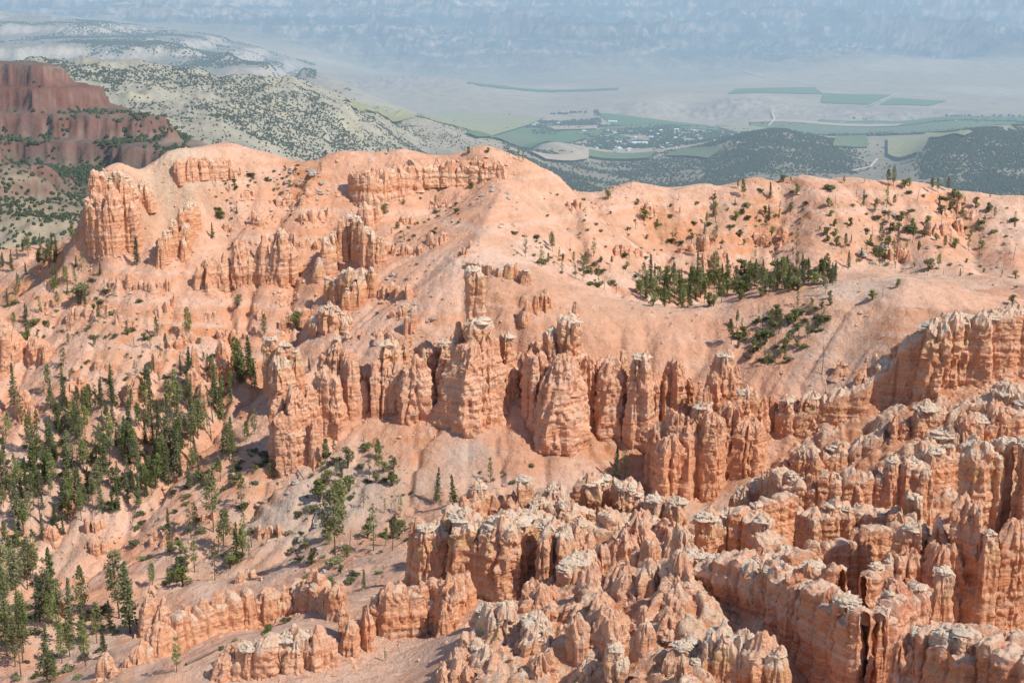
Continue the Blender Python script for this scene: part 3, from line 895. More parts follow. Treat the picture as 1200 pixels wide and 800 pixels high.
# --- left group
G2 = 'hoodoos of the left group'
make_rock('hoodoo', 'wide ribbed hoodoo at the lower left end of the left group', [
    (345, 462, 532, 38, 620, 'blunt'), (325, 470, 520, 18, 622, 'blunt'), (362, 450, 522, 24, 624, 'spire'), (368, 495, 532, 16, 614, 'spire'), (336, 490, 534, 26, 614, 'wall')], 0, M_ROCKP, 'hoodoo', G2)
make_rock('hoodoo', 'pair of pillars in the middle of the left group', [
    (377, 436, 508, 24, 630, 'blunt'), (391, 445, 506, 24, 628, 'bulb'), (381, 430, 480, 20, 636, 'spire')], 0, M_ROCKP, 'hoodoo', G2)
make_rock('hoodoo', 'pointed pale tipped hoodoo behind the left group', [
    (394, 398, 490, 24, 648, 'spire', .6), (405, 415, 490, 26, 645, 'blunt'), (411, 425, 492, 20, 640, 'blunt'), (380, 415, 470, 22, 650, 'spire'), (422, 450, 492, 18, 640, 'blunt')], 0, M_ROCKP, 'hoodoo', G2)
make_rock('rock_outcrop', 'low knobbly outcrop above the left group, beside a leaning pine', [
    (318, 398, 425, 26, 678, 'blunt'), (336, 405, 440, 24, 672, 'blunt'), (346, 412, 450, 22, 668, 'spire'), (330, 425, 450, 34, 664, 'blunt')], .4, M_ROCKP, 'rock outcrop')

# --- the rim and the upper slopes
make_rock('cliff', 'orange rim cliff running under the crest of the promontory', row(
    [(412, 206, 232, 818), (432, 204, 246, 812), (448, 201, 236, 818), (490, 195, 217, 830), (545, 192, 213, 831), (588, 196, 209, 828)], 18, 14, 22, ['wall', 'wall', 'blunt'], 2, 1, seed=6), 0, M_ROCKP, 'cliff', depth=0.9, auto=True)
make_rock('rock_pillar', 'stout pillar standing out below the left end of the orange rim cliff', [
    (437, 228, 262, 16, 805, 'blunt'), (428, 240, 266, 14, 800, 'blunt')], 0, M_ROCKP, 'rock pillar', auto=True)
make_rock('cliff', 'short pink ledge below the pale dome of the crest at upper left', row(
    [(207, 190, 212, 806), (240, 191, 206, 814), (272, 192, 206, 818)], 10, 12, 20, ['wall'], 2, 2, seed=7), 0, M_ROCKP, 'cliff', auto=True)
make_rock('cliff', 'rugged cliff forming the left nose of the promontory', row(
    [(112, 212, 250, 790), (108, 240, 298, 775), (125, 246, 300, 770), (143, 226, 285, 778), (160, 240, 290, 780)], 26, 10, 22, ['wall', 'blunt', 'spire'], 14, 4, seed=8), 0, M_ROCKP, 'cliff', auto=True)
make_rock('cliff', 'broken ledges on top of the left nose of the promontory', row(
    [(115, 208, 230, 795), (135, 206, 228, 798), (155, 214, 238, 796), (172, 224, 244, 792)], 10, 12, 20, ['blunt', 'wall'], 5, 4, seed=9), 0.5, M_ROCKP, 'cliff', auto=True)
make_rock('rock_outcrop', 'lumpy outcrop sliding down the slope right of the left nose', row(
    [(185, 285, 315, 772), (200, 262, 300, 780), (222, 240, 275, 788), (212, 290, 318, 768)], 9, 12, 22, ['blunt', 'spire'], 6, 3, seed=10), .5, M_ROCK, 'rock outcrop', auto=True)
G3 = 'hoodoos of the upper left row'
for i, (cs, lb) in enumerate([
    ([(234, 315, 338, 14, 758, 'blunt'), (247, 308, 340, 20, 757, 'blunt'), (257, 312, 341, 16, 755, 'bulb')], 'squat hoodoo at the left end of the upper left row'),
    ([(262, 296, 336, 11, 760, 'spire'), (267, 305, 336, 10, 758, 'blunt')], 'thin needle between the two broadest hoodoos of the upper left row'),
    ([(280, 285, 337, 18, 756, 'bulb'), (291, 290, 325, 13, 760, 'spire')], 'rounded pale fronted hoodoo in the middle of the upper left row'),
    ([(310, 276, 328, 14, 760, 'spire'), (305, 290, 330, 13, 757, 'blunt')], 'tall slit hoodoo right of the middle of the upper left row'),
    ([(330, 274, 332, 18, 756, 'blunt', .5), (321, 285, 330, 12, 758, 'spire'), (340, 290, 330, 14, 757, 'blunt')], 'tallest blunt hoodoo at the right end of the upper left row')]):
    make_rock('hoodoo', lb, cs, 0, M_ROCKP, 'hoodoo', G3, auto=True)
make_rock('rock_wall', 'low back wall behind the upper left hoodoo row', row(
    [(230, 318, 335, 764), (285, 300, 330, 768), (345, 296, 330, 766)], 13, 12, 20, ['blunt', 'wall', 'spire'], 6, 2, seed=12), 0, M_ROCKP, 'rock wall', auto=True)
G4 = 'columns below the rim cliff'
make_rock('rock_wall', 'cluster of eroded columns on the spur between the rim cliff and the left group', row(
    [(376, 300, 330, 775), (392, 268, 312, 785), (410, 250, 300, 792), (432, 275, 315, 780), (445, 285, 315, 778)], 16, 12, 20, ['blunt', 'spire', 'blunt'], 8, 5, seed=13), .4, M_ROCKP, 'rock wall', auto=True)
make_rock('rock_wall', 'lower broken columns beneath the spur cluster, near the sloping gully', row(
    [(382, 330, 355, 748), (410, 322, 350, 752), (440, 315, 345, 758), (400, 345, 372, 735)], 13, 11, 19, ['blunt', 'spire'], 6, 4, seed=14), .4, M_ROCK, 'rock wall', auto=True)
make_rock('rock_wall', 'line of rounded ledges climbing the slope above the left group', row(
    [(362, 378, 395, 705), (385, 362, 385, 712), (410, 372, 385, 702)], 7, 14, 22, ['blunt'], 4, 3, seed=15), .4, M_ROCK, 'rock wall', auto=True)
make_rock('rock_outcrop', 'small stepped outcrop on the pink slope left of the tall grey capped spire', row(
    [(478, 375, 392, 690), (486, 362, 385, 696)], 4, 9, 15, ['blunt'], 3, 2, seed=16), .5, M_ROCKP, 'rock outcrop', auto=True)

# --- small outcrops of the left slope
for (cs, lb) in [
    ([(6, 378, 425, 22, 742, 'blunt'), (18, 392, 420, 18, 744, 'blunt')], 'red outcrop cut by the left edge of the picture'),
    ([(42, 402, 424, 30, 735, 'blunt'), (52, 408, 424, 18, 733, 'blunt')], 'smooth reddish mound on the left slope beside thin pines'),
    ([(88, 428, 455, 14, 722, 'knob'), (95, 440, 458, 12, 722, 'blunt'), (84, 452, 474, 26, 716, 'blunt')], 'little castle shaped outcrop with a notched top on the left slope'),
    ([(181, 414, 434, 11, 735, 'blunt'), (186, 422, 436, 10, 733, 'blunt')], 'isolated thumb shaped rock on the left slope'),
    ([(160, 446, 470, 26, 712, 'blunt'), (150, 452, 470, 18, 714, 'blunt')], 'pinkish rounded rock at the upper edge of the left forest'),
    ([(258, 402, 436, 13, 725, 'blunt'), (262, 412, 436, 10, 722, 'blunt'), (256, 425, 445, 22, 720, 'wall')], 'thick red stump of rock among the pines left of the left group'),
    ([(228, 408, 445, 11, 722, 'blunt'), (224, 438, 470, 20, 712, 'blunt'), (236, 450, 478, 18, 706, 'blunt')], 'ragged red pinnacle half hidden by green pines above the left forest'),
    ([(25, 462, 492, 22, 700, 'blunt'), (36, 478, 496, 16, 698, 'blunt')], 'weathered outcrop with two humps at the left edge of the forest'),
    ([(8, 424, 440, 20, 725, 'blunt')], 'low red hump near the left edge under thin pines'),
    ([(60, 618, 638, 18, 470, 'blunt'), (66, 626, 640, 12, 468, 'blunt')], 'dark red rock at the foot of the lower left forest'),
    ([(103, 608, 622, 10, 490, 'blunt'), (112, 608, 622, 11, 489, 'blunt'), (119, 609, 621, 9, 488, 'blunt')], 'row of three pale rock teeth on the bare spur of the lower left'),
    ([(76, 700, 722, 16, 440, 'knob')], 'small layered knob among the lower left pines'),
    ([(178, 688, 735, 18, 425, 'knob'), (172, 700, 742, 26, 420, 'blunt'), (190, 705, 738, 26, 425, 'cone')], 'mushroom topped pinnacle rising from a pink cone, lower left'),
    ([(988, 424, 442, 20, 622, 'knob')], 'isolated mushroom shaped block on the dusty slope of the right bowl'),
]:
    make_rock('rock_outcrop', lb, cs, 0, M_ROCKP, 'rock outcrop', auto=True)

# --- broken ledges breaking through the slopes
lr_ = random.Random(31); _LD = []
for (u0, u1, v0, v1, n, wh) in [(190, 400, 225, 290, 9, 'high on the slope between the left nose and the rim cliff'), (300, 470, 330, 400, 9, 'on the spurs above the left hoodoo group'), (440, 560, 235, 300, 6, 'on the slope under the rim cliff'),
                                (20, 290, 330, 450, 12, 'on the slope above the left forest'), (640, 1150, 235, 320, 9, 'on the right ridge'), (120, 340, 590, 680, 5, 'in the hollow behind the lumpy spur')]:
    k = 0; tr = 0
    while k < n and tr < 400:
        tr += 1
        u, v = lr_.uniform(u0, u1), lr_.uniform(v0, v1)
        q = ground(u, v)
        if q is None or any((u-a)**2+(v-b)**2 < 24**2 for a, b in _LD): continue
        if any(math.hypot(q[0]-f[0], q[1]-f[1]) < f[2]+9 for f in ROCK_FOOT): continue
        _LD.append((u, v)); k += 1
        w0 = lr_.uniform(6, 13); cs = []
        for j in range(lr_.randint(3, 6)):
            uu, vv = u+(j-2)*w0*lr_.uniform(.5, .8), v+lr_.uniform(-4, 4)-(j-2)*lr_.uniform(-1, 2.5)
            cs.append((uu, vv-w0*lr_.uniform(.4, 1.2), vv+1.5, w0*lr_.uniform(.7, 1.2), q[1], lr_.choice(['blunt', 'wall', 'cone'])))
        make_rock('rock_ledge', 'small broken orange ledge '+wh, cs, 0, M_ROCKP, 'rock ledge', 'small broken ledges '+wh, auto=True)

# --- pillars right of centre
G5 = 'pillars right of centre'
for (cs, lb) in [
    ([(793, 486, 592, 40, 590, 'blunt'), (775, 500, 585, 24, 592, 'blunt'), (785, 520, 594, 30, 584, 'wall')], 'broad flat faced pillar beside the dark fir in the middle of the picture'),
    ([(822, 478, 595, 34, 588, 'blunt', .5), (838, 490, 596, 26, 584, 'wall'), (810, 500, 596, 22, 584, 'blunt')], 'tall cracked pillar right of the broad flat faced one'),
    ([(850, 418, 500, 34, 618, 'blunt', .5), (838, 440, 505, 24, 612, 'blunt'), (862, 432, 505, 24, 614, 'blunt'), (825, 455, 510, 22, 606, 'blunt')], 'jagged orange tower below the bushy bowl, right of centre'),
    ([(872, 460, 560, 34, 600, 'blunt', .5), (890, 470, 560, 28, 602, 'blunt'), (858, 480, 580, 28, 594, 'wall'), (876, 500, 590, 36, 588, 'wall')], 'massive grooved pillar at the left end of the long right wall'),
]:
    make_rock('hoodoo', lb, cs, 0, M_ROCK, 'hoodoo', G5)
make_rock('rock_wall', 'joined columns filling the gaps behind the pillars right of centre', row(
    [(770, 505, 580, 600), (820, 500, 590, 604), (870, 470, 580, 612), (905, 475, 580, 612)], 12, 24, 36, ['wall', 'blunt'], 10, 3, seed=18), 0, M_ROCK, 'rock wall')

# --- the long right wall
make_rock('rock_wall', 'long orange wall with alcoves climbing to the right edge of the picture', row(
    [(905, 478, 600, 606), (950, 470, 590, 604), (1000, 452, 575, 600), (1040, 425, 560, 600), (1062, 402, 545, 598), (1100, 386, 520, 594), (1140, 372, 505, 590), (1200, 364, 500, 588), (1240, 360, 500, 585)], 12, 30, 50, ['wall', 'wall', 'blunt'], 6, 3, seed=19, cap=.35), 0, M_ROCK, 'rock wall')
make_rock('rock_wall', 'stepped buttresses at the foot of the long right wall', row(
    [(900, 560, 620, 575), (950, 540, 610, 580), (1010, 520, 600, 576), (1060, 500, 590, 572), (1130, 470, 560, 570), (1210, 450, 540, 565)], 8, 30, 50, ['blunt', 'wall'], 14, 4, seed=20, cap=.3), 0, M_ROCK, 'rock wall')
make_rock('rock_wall', 'pale topped ledge rock between the long right wall and the big tower', row(
    [(1060, 545, 600, 520), (1110, 515, 580, 525), (1150, 490, 570, 530), (1215, 480, 560, 530)], 8, 30, 46, ['wall', 'blunt'], 8, 3, seed=21, cap=.6), 0, M_ROCK, 'rock wall')

# --- middle right ranks of pinnacles
make_rock('rock_wall', 'serrated rank of pinnacles in front of the long right wall', row(
    [(855, 590, 650, 520), (890, 565, 640, 525), (905, 545, 640, 520), (930, 560, 650, 505), (975, 560, 650, 500), (1020, 548, 640, 500), (1060, 545, 640, 498), (1095, 552, 640, 492)], 13, 20, 34, ['spire', 'blunt', 'wall', 'blunt'], 6, 3, seed=22, cap=.5), 0, M_ROCK, 'rock wall')
make_rock('rock_wall', 'second lower rank of pinnacles, left of the big tower', row(
    [(930, 600, 690, 465), (960, 605, 700, 460), (1000, 590, 690, 465), (1040, 600, 690, 455), (1080, 585, 690, 450)], 8, 22, 36, ['blunt', 'blunt', 'wall'], 8, 4, seed=23, cap=.5), 0, M_ROCK, 'rock wall')
make_rock('rock_wall', 'short pale capped rank of knobs behind the front fin', row(
    [(815, 618, 690, 440), (850, 602, 690, 445), (885, 600, 690, 440), (905, 640, 700, 425), (950, 660, 720, 400), (990, 668, 740, 385)], 9, 24, 38, ['knob', 'blunt', 'tower'], 8, 3, seed=24, cap=.7), 0, M_ROCK, 'rock wall')
# --- long diagonal fins between the ranks
for lb, pts_, wd_, sd_ in [
    ('long bedded fin running down from the big tower towards the middle of the picture', [(1075, 598, 690, 440), (1010, 622, 705, 430), (950, 640, 715, 425), (890, 655, 715, 420)], 17, 41),
    ('smooth faced fin between the serrated rank and the row of capped pillars', [(960, 566, 640, 510), (900, 588, 650, 495), (845, 602, 655, 485), (805, 618, 660, 475)], 16, 42),
    ('broad dark orange wall under the grey ledge left of the big tower', [(1120, 640, 750, 405), (1060, 650, 750, 400), (1010, 672, 755, 388)], 20, 43),
    ('ribbed fin climbing from the low blocks at the bottom edge to the alcove wall', [(760, 742, 830, 325), (800, 715, 800, 335), (838, 690, 790, 345)], 18, 44),
    ('fin with a broken crest behind the largest pale capped block', [(610, 600, 680, 452), (670, 592, 670, 458), (730, 600, 670, 455), (780, 612, 670, 450)], 15, 45),
    ('short fin separating two gullies at the foot of the long right wall', [(1130, 520, 600, 520), (1080, 540, 610, 512), (1030, 560, 620, 505)], 16, 46),
]:
    make_rock('rock_fin', lb, row(pts_, 4, 18, 28, ['wall', 'blunt'], 4, 1, seed=sd_, cap=.5, body=wd_), 0, M_ROCK, 'rock fin')
for lb, pts_, wd_, sd_ in [
    ('low bedded fin crossing the field of knobs under the row of capped pillars', [(640, 700, 745, 398), (690, 688, 735, 400), (740, 668, 720, 408), (790, 656, 705, 412)], 19, 47),
    ('thick pale crested fin at the bottom edge below the field of knobs', [(560, 775, 830, 330), (620, 762, 830, 334), (680, 742, 820, 342), (725, 722, 800, 350)], 22, 48),
]:
    make_rock('rock_fin', lb, row(pts_, 3, 20, 30, ['wall', 'blunt'], 4, 1, seed=sd_, cap=.5, body=wd_), 0, M_ROCK, 'rock fin')
# --- the big tower at right
make_rock('rock_tower', 'big banded tower with grey white cap at the right edge', [
    (1146, 526, 735, 46, 402, 'tower', 1.0), (1180, 518, 735, 28, 404, 'tower', .9), (1167, 535, 735, 22, 400, 'tower', .7), (1205, 520, 735, 36, 398, 'tower', 1.0),
    (1140, 590, 738, 66, 396, 'blunt'), (1105, 612, 736, 56, 398, 'cone', .5), (1070, 620, 736, 50, 402, 'blunt', .7), (1160, 625, 745, 30, 386, 'blunt', .5), (1110, 650, 745, 60, 392, 'wall'), (1190, 620, 745, 44, 390, 'wall'), (1060, 655, 740, 56, 398, 'wall')],
    0, M_ROCK, 'rock tower', depth=1.0)
make_rock('hoodoo', 'slender free standing pillar with a pale double cap in front of the big tower', [(1105, 670, 760, 26, 345, 'tower', 1.0)], 0, M_ROCK, 'hoodoo')
# --- front fins
make_rock('rock_fin', 'thin knife edged fin with a pale crest in the right foreground', row(
    [(905, 668, 820, 330), (930, 680, 820, 322), (960, 690, 830, 312), (990, 706, 840, 302), (1016, 728, 860, 292)], 6, 30, 42, ['wall', 'blunt', 'wall'], 4, 1, seed=25, cap=.6), 0, M_ROCKR, 'rock fin', depth=0.9)
make_rock('rock_fin', 'stubby fin of jagged teeth right of the knife edged fin', row(
    [(1030, 722, 850, 300), (1050, 690, 850, 312), (1075, 688, 840, 318), (1088, 700, 840, 318)], 8, 26, 38, ['blunt', 'spire', 'wall'], 6, 3, seed=26, cap=.6), 0, M_ROCKR, 'rock fin')
make_rock('rock_fin', 'long sloping fin across the lower right corner', row(
    [(1040, 752, 880, 290), (1085, 738, 880, 288), (1120, 745, 890, 282), (1160, 760, 900, 276), (1205, 772, 900, 270), (1240, 780, 900, 266)], 8, 36, 52, ['wall', 'blunt'], 4, 1, seed=27, cap=.5), 0, M_ROCKR, 'rock fin', depth=0.9)
make_rock('rock_wall', 'dark red alcove wall under a ledge in the right foreground', row(
    [(805, 650, 760, 352), (840, 660, 780, 345), (880, 664, 790, 338), (912, 672, 800, 330)], 5, 36, 48, ['wall'], 4, 2, seed=28, cap=.4), 0, M_ROCKR, 'rock wall', depth=0.9)
make_rock('rock_outcrop', 'low tangle of blocks at the bottom edge under the alcove wall', row(
    [(800, 775, 840, 300), (840, 750, 830, 305), (880, 745, 830, 300), (915, 765, 840, 290)], 10, 34, 54, ['blunt', 'cone'], 12, 6, seed=29, cap=.5), 0, M_ROCK, 'rock outcrop')
make_rock('rock_spike', 'small sharp spike near the right edge above the sloping fin', [(1178, 740, 790, 14, 320, 'cone'), (1192, 742, 790, 26, 325, 'blunt', .6)], 0, M_ROCKR, 'rock spike')

# --- pale capped blocks of the middle foreground
G6 = 'pale capped blocks'
for (cs, lb) in [
    ([(560, 572, 640, 38, 470, 'blunt', .5), (548, 590, 640, 34, 466, 'wall'), (580, 588, 640, 30, 470, 'wall')], 'pointed orange block at the back left of the pale capped rocks'),
    ([(614, 562, 640, 24, 468, 'tower', 1.0), (608, 590, 640, 36, 466, 'wall')], 'yellowish pinnacle with a white cap standing above the pale capped rocks'),
    ([(500, 620, 692, 44, 432, 'blunt', .9), (488, 612, 690, 30, 438, 'blunt'), (515, 618, 694, 28, 434, 'wall', .9)], 'leftmost block of the pale capped rocks, split by a crack'),
    ([(545, 610, 700, 46, 428, 'wall', .9), (530, 600, 690, 30, 436, 'wall', .8), (556, 628, 704, 26, 424, 'wall')], 'yellow banded block between the leftmost and the largest capped blocks'),
    ([(598, 612, 706, 60, 424, 'wall', 1.1), (582, 618, 706, 40, 422, 'wall', 1.0), (614, 606, 700, 40, 428, 'wall', 1.0)], 'largest pale capped block with a broad flat face of red ledges'),
    ([(645, 618, 712, 40, 418, 'wall', 1.0), (660, 628, 712, 36, 412, 'blunt', .9), (640, 640, 712, 28, 412, 'wall')], 'narrow capped buttress right of the largest pale capped block'),
    ([(676, 660, 720, 46, 396, 'wall', 1.0), (690, 652, 715, 40, 400, 'blunt', 1.0), (664, 668, 722, 30, 392, 'wall', .8)], 'low white topped block in front of the capped buttress'),
    ([(693, 566, 630, 34, 474, 'wall', 1.0), (710, 562, 628, 28, 478, 'blunt', 1.0)], 'leftmost of the row of capped pillars under the dark fir'),
    ([(734, 572, 635, 36, 468, 'wall', 1.0), (748, 580, 635, 24, 466, 'blunt', .8)], 'second capped pillar from the dark fir'),
    ([(768, 586, 645, 30, 460, 'tower', 1.0)], 'third capped pillar from the dark fir, yellowish below its cap'),
    ([(795, 590, 645, 32, 456, 'tower', 1.0)], 'rightmost of the row of capped pillars under the dark fir'),
    ([(650, 576, 640, 40, 466, 'blunt', .8), (635, 590, 640, 34, 462, 'wall', .5), (664, 592, 650, 44, 456, 'blunt', .6)], 'bulky pink block between the yellowish pinnacle and the row of capped pillars'),
]:
    make_rock('hoodoo', lb, cs, 0, M_ROCK, 'hoodoo', G6)
make_rock('rock_wall', 'pink rubble rock joining the pale capped blocks at their backs', row(
    [(500, 640, 690, 446), (560, 622, 690, 446), (620, 612, 690, 446), (660, 618, 690, 440), (720, 612, 670, 446), (790, 622, 670, 440)], 11, 30, 46, ['blunt', 'wall'], 8, 4, seed=31, cap=.5), 0, M_ROCKP, 'rock wall')

# --- the field of knobs
rg_ = random.Random(5)
LK = 'knobby pinnacle in the crowded field of knobs at the bottom middle'
n_k = 0
for i in range(900):
    u, v = rg_.uniform(535, 830), rg_.uniform(628, 800)
    # the field lies right of a line from the capped blocks down to the bottom edge
    if u < 690-(v-640)*1.05 or u > 805+(rg_.random()*20): continue
    if v < 700 and 540 < u < 672: continue
    if v < 650 and u < 720: continue
    Y = 455-(v-620)*0.80
    ok = all((u-a)**2+((v-b)*1.3)**2 > 30**2 for a, b in [(q[0], q[1]) for q in globals().setdefault('_KN', [])])
    if not ok: continue
    _KN.append((u, v))
    w_ = rg_.uniform(24, 54); hh = rg_.uniform(10, 32)
    st_ = rg_.choice(['wall', 'wall', 'blunt', 'knob'])
    cs = [(u, v-hh, v+4, w_, Y, st_), (u+rg_.uniform(-14, 14), v-hh*0.55, v+6, w_*0.8, Y-4, rg_.choice(['blunt', 'wall']))]
    white = rg_.random() < 0.22
    make_rock('rock_pinnacle', ('white crusted ' if white else 'bare pink ')+LK, cs, 1.0 if white else 0, M_ROCKP, 'rock pinnacle', ('white crusted' if white else 'bare pink')+' knobs of the foreground field', auto=True)
    n_k += 1
    if n_k > 30: break

# --- bottom centre and bottom left spur
make_rock('cliff', 'fluted orange cliff under a flat sandy shelf, lower middle', row(
    [(436, 700, 775, 376), (455, 694, 772, 374), (490, 690, 745, 376), (520, 684, 735, 382), (545, 680, 730, 388)], 9, 24, 34, ['wall'], 2, 1, seed=33), 0, M_ROCK, 'cliff', depth=0.9)
make_rock('hoodoo', 'detached stepped pillar at the right end of the fluted cliff', [(524, 690, 752, 38, 374, 'wall'), (522, 705, 755, 26, 368, 'cone')], 0, M_ROCK, 'hoodoo')
make_rock('hoodoo', 'conical leaning pillar at the left end of the fluted cliff', [(428, 710, 778, 24, 366, 'spire'), (412, 728, 782, 26, 362, 'blunt'), (404, 705, 780, 22, 368, 'spire')], 0, M_ROCK, 'hoodoo')
make_rock('rock_outcrop', 'flat topped block with a white crust below the detached stepped pillar', [(568, 716, 775, 40, 356, 'blunt', 1.0), (590, 728, 778, 30, 352, 'blunt', .6), (552, 745, 790, 24, 344, 'wall')], 0, M_ROCKP, 'rock outcrop')
make_rock('cliff', 'pale crested cliff of rounded flutes at the bottom edge, left of centre', row(
    [(262, 772, 830, 352), (290, 762, 830, 350), (330, 752, 830, 350), (365, 744, 830, 352), (388, 748, 830, 352)], 12, 28, 40, ['blunt', 'wall'], 3, 2, seed=35, cap=.5), 0, M_ROCKP, 'cliff')
make_rock('rock_fin', 'spur of rounded orange lumps stepping down to the lower left', row(
    [(150, 778, 815, 372), (170, 755, 800, 376), (192, 728, 775, 382), (222, 712, 745, 388), (262, 696, 725, 396), (312, 692, 722, 402), (336, 698, 722, 400)], 15, 20, 30, ['blunt', 'bulb'], 4, 2, seed=36), 0, M_ROCK, 'rock fin')
make_rock('rock_fin', 'jagged orange crest at the upper end of the lumpy spur', row(
    [(343, 672, 710, 406), (356, 682, 712, 402), (372, 680, 715, 398), (386, 694, 720, 392), (400, 690, 730, 385)], 8, 18, 28, ['spire', 'blunt'], 6, 3, seed=37), 0, M_ROCK, 'rock fin')
make_rock('rock_outcrop', 'rounded orange stump at the bottom left, beside pines', [(122, 772, 830, 26, 372, 'blunt'), (133, 785, 830, 18, 368, 'blunt')], 0, M_ROCK, 'rock outcrop')

# ------------------------------------------------------------------ trees and shrubs
def tube(pts, r0, r1, n=6):
    pts = np.asarray(pts, float); m = len(pts); vs = []
    for i, p in enumerate(pts):
        d = pts[min(i+1, m-1)]-pts[max(i-1, 0)]; d /= np.linalg.norm(d)+1e-9
        a = np.cross(d, [0.3, 0.9, 0.2]); a /= np.linalg.norm(a)+1e-9; b = np.cross(d, a)
        r = r0+(r1-r0)*i/(m-1)
        for k in range(n):
            t = 6.2832*k/n; vs.append(p+r*(math.cos(t)*a+math.sin(t)*b))
    return np.array(vs), grid_quads(m, n, True)


class Acc:
    def __init__(s): s.v = []; s.q = []; s.o = 0
    def add(s, v, q): s.v.append(np.asarray(v)); s.q.append(np.asarray(q)+s.o); s.o += len(v)
    def mesh(s, name): return mesh_np(name, np.concatenate(s.v), np.concatenate(s.q))


def tufts(centers, size, rg, droop=0.0, stretch=1.6):
    """leafy faces: one little four-cornered spray for each centre"""
    c = np.asarray(centers); n = len(c)
    a = rg.normal(size=(n, 3)); a[:, 2] = a[:, 2]*0.5-droop; a /= np.linalg.norm(a, axis=1)[:, None]
    b = rg.normal(size=(n, 3)); b -= (b*a).sum(1)[:, None]*a; b /= np.linalg.norm(b, axis=1)[:, None]
    s = size*rg.uniform(0.6, 1.4, size=(n, 1))
    v = np.stack([c-a*s*stretch, c+b*s*0.75, c+a*s*stretch, c-b*s*0.75], 1).reshape(-1, 3)
    return v, np.arange(n*4).reshape(n, 4)


def conifer(kind, seed):
    """unit-height conifer -> (trunk mesh, crown mesh)"""
    rg = np.random.default_rng(seed)
    T, K = Acc(), Acc()
    bend = rg.normal(size=2)*0.02
    zs = np.linspace(-0.03, 0.98, 9)
    axis = np.stack([bend[0]*zs**2+0.006*np.sin(zs*7+seed), bend[1]*zs**2, zs], 1)
    T.add(*tube(axis, 0.016, 0.003))
    ax = lambda z: np.array([bend[0]*z*z+0.006*math.sin(z*7+seed), bend[1]*z*z, z])
    if kind == 'fir': z0, nb, L0, pw, gap = rg.uniform(0.06, 0.16), 95, rg.uniform(0.16, 0.22), 0.85, 0.08
    elif kind == 'pine': z0, nb, L0, pw, gap = rg.uniform(0.22, 0.40), 56, rg.uniform(0.15, 0.21), 0.55, 0.18
    else: z0, nb, L0, pw, gap = rg.uniform(0.2, 0.35), 28, rg.uniform(0.12, 0.17), 0.4, 0.3
    pts = []
    lob = rg.uniform(0, 6.28); 
    for i in range(nb):
        f = (i+rg.uniform(-0.4, 0.4))/nb; f = min(max(f, 0), 0.985); z = z0+(0.985-z0)*f
        if rg.random() < gap: continue
        th = i*2.399+rg.normal()*0.4
        L = L0*(1-f)**pw*rg.uniform(0.55, 1.2)*(1+0.25*math.cos(th-lob))+0.012
        if kind != 'fir' and f < 0.25: L *= 0.6+1.6*f
        rise = {'fir': -0.25+0.6*f, 'pine': 0.05+0.55*f, 'thin': 0.1+0.4*f}[kind]
        p0 = ax(z); d = np.array([math.cos(th), math.sin(th), rise])
        p1 = p0+d*L
        T.add(*tube([p0, (p0+p1)/2+[0, 0, -0.004], p1], 0.0035, 0.001, 3))
        n = int((13 if kind == 'fir' else 20 if kind == 'pine' else 17)*(0.5+L/L0))
        if kind == 'fir':
            t = rg.uniform(0.12, 1.0, n)
            w = 0.32*L*(1.1-t)
        else:
            t = rg.uniform(0.45, 1.08, n); w = 0.2*L+0.012+0*t
        q = p0+d*L*t[:, None]
        perp = np.array([-math.sin(th), math.cos(th), 0])
        q = q+perp*(rg.normal(size=(n, 1))*w[:, None])+np.array([0, 0, 1.0])*(rg.normal(size=(n, 1))*w[:, None]*(0.35 if kind == 'fir' else 0.75))
        pts.append(q)
    K.add(*tufts(np.concatenate(pts), 0.0155 if kind == 'fir' else 0.0165, rg, 0.25 if kind == 'fir' else 0.0))
    return T.mesh('trunk'), K.mesh('crown')


def pinyon(seed):
    rg = np.random.default_rng(seed); T, K = Acc(), Acc(); pts = []
    for i in range(rg.integers(7, 11)):
        th = rg.uniform(0, 6.28); r = rg.uniform(0.05, 0.36); z = rg.uniform(0.25, 0.85)
        r *= 1.25-z*0.8
        c = np.array([r*math.cos(th), r*math.sin(th), z])
        T.add(*tube([[0, 0, -0.05], [c[0]*0.35, c[1]*0.35, z*0.5], c], 0.025, 0.006, 5))
        n = 85; u = rg.normal(size=(n, 3)); u /= np.linalg.norm(u, axis=1)[:, None]
        pts.append(c+u*(rg.uniform(0.3, 1, size=(n, 1))**0.5)*np.array([0.19, 0.19, 0.13])*rg.uniform(0.7, 1.2))
    K.add(*tufts(np.concatenate(pts), 0.030, rg))
    return T.mesh('trunk'), K.mesh('crown')


def snag(seed):
    rg = np.random.default_rng(seed); T = Acc()
    b = rg.normal(size=2)*0.05
    T.add(*tube([[0, 0, -0.04], [b[0]*.2, b[1]*.2, .4], [b[0]*.6, b[1]*.6, .75], [b[0], b[1], 1]], 0.022, 0.004, 6))
    for i in range(rg.integers(7, 14)):
        z = rg.uniform(0.3, 0.95); th = rg.uniform(0, 6.28); L = rg.uniform(0.04, 0.15)*(1.2-z*0.6)
        p = np.array([b[0]*z*z, b[1]*z*z, z]); d = np.array([math.cos(th), math.sin(th), rg.uniform(-0.2, 0.7)])
        T.add(*tube([p, p+d*L*0.6, p+d*L+[0, 0, 0.02]], 0.007, 0.002, 4))
    return T.mesh('trunk'), None


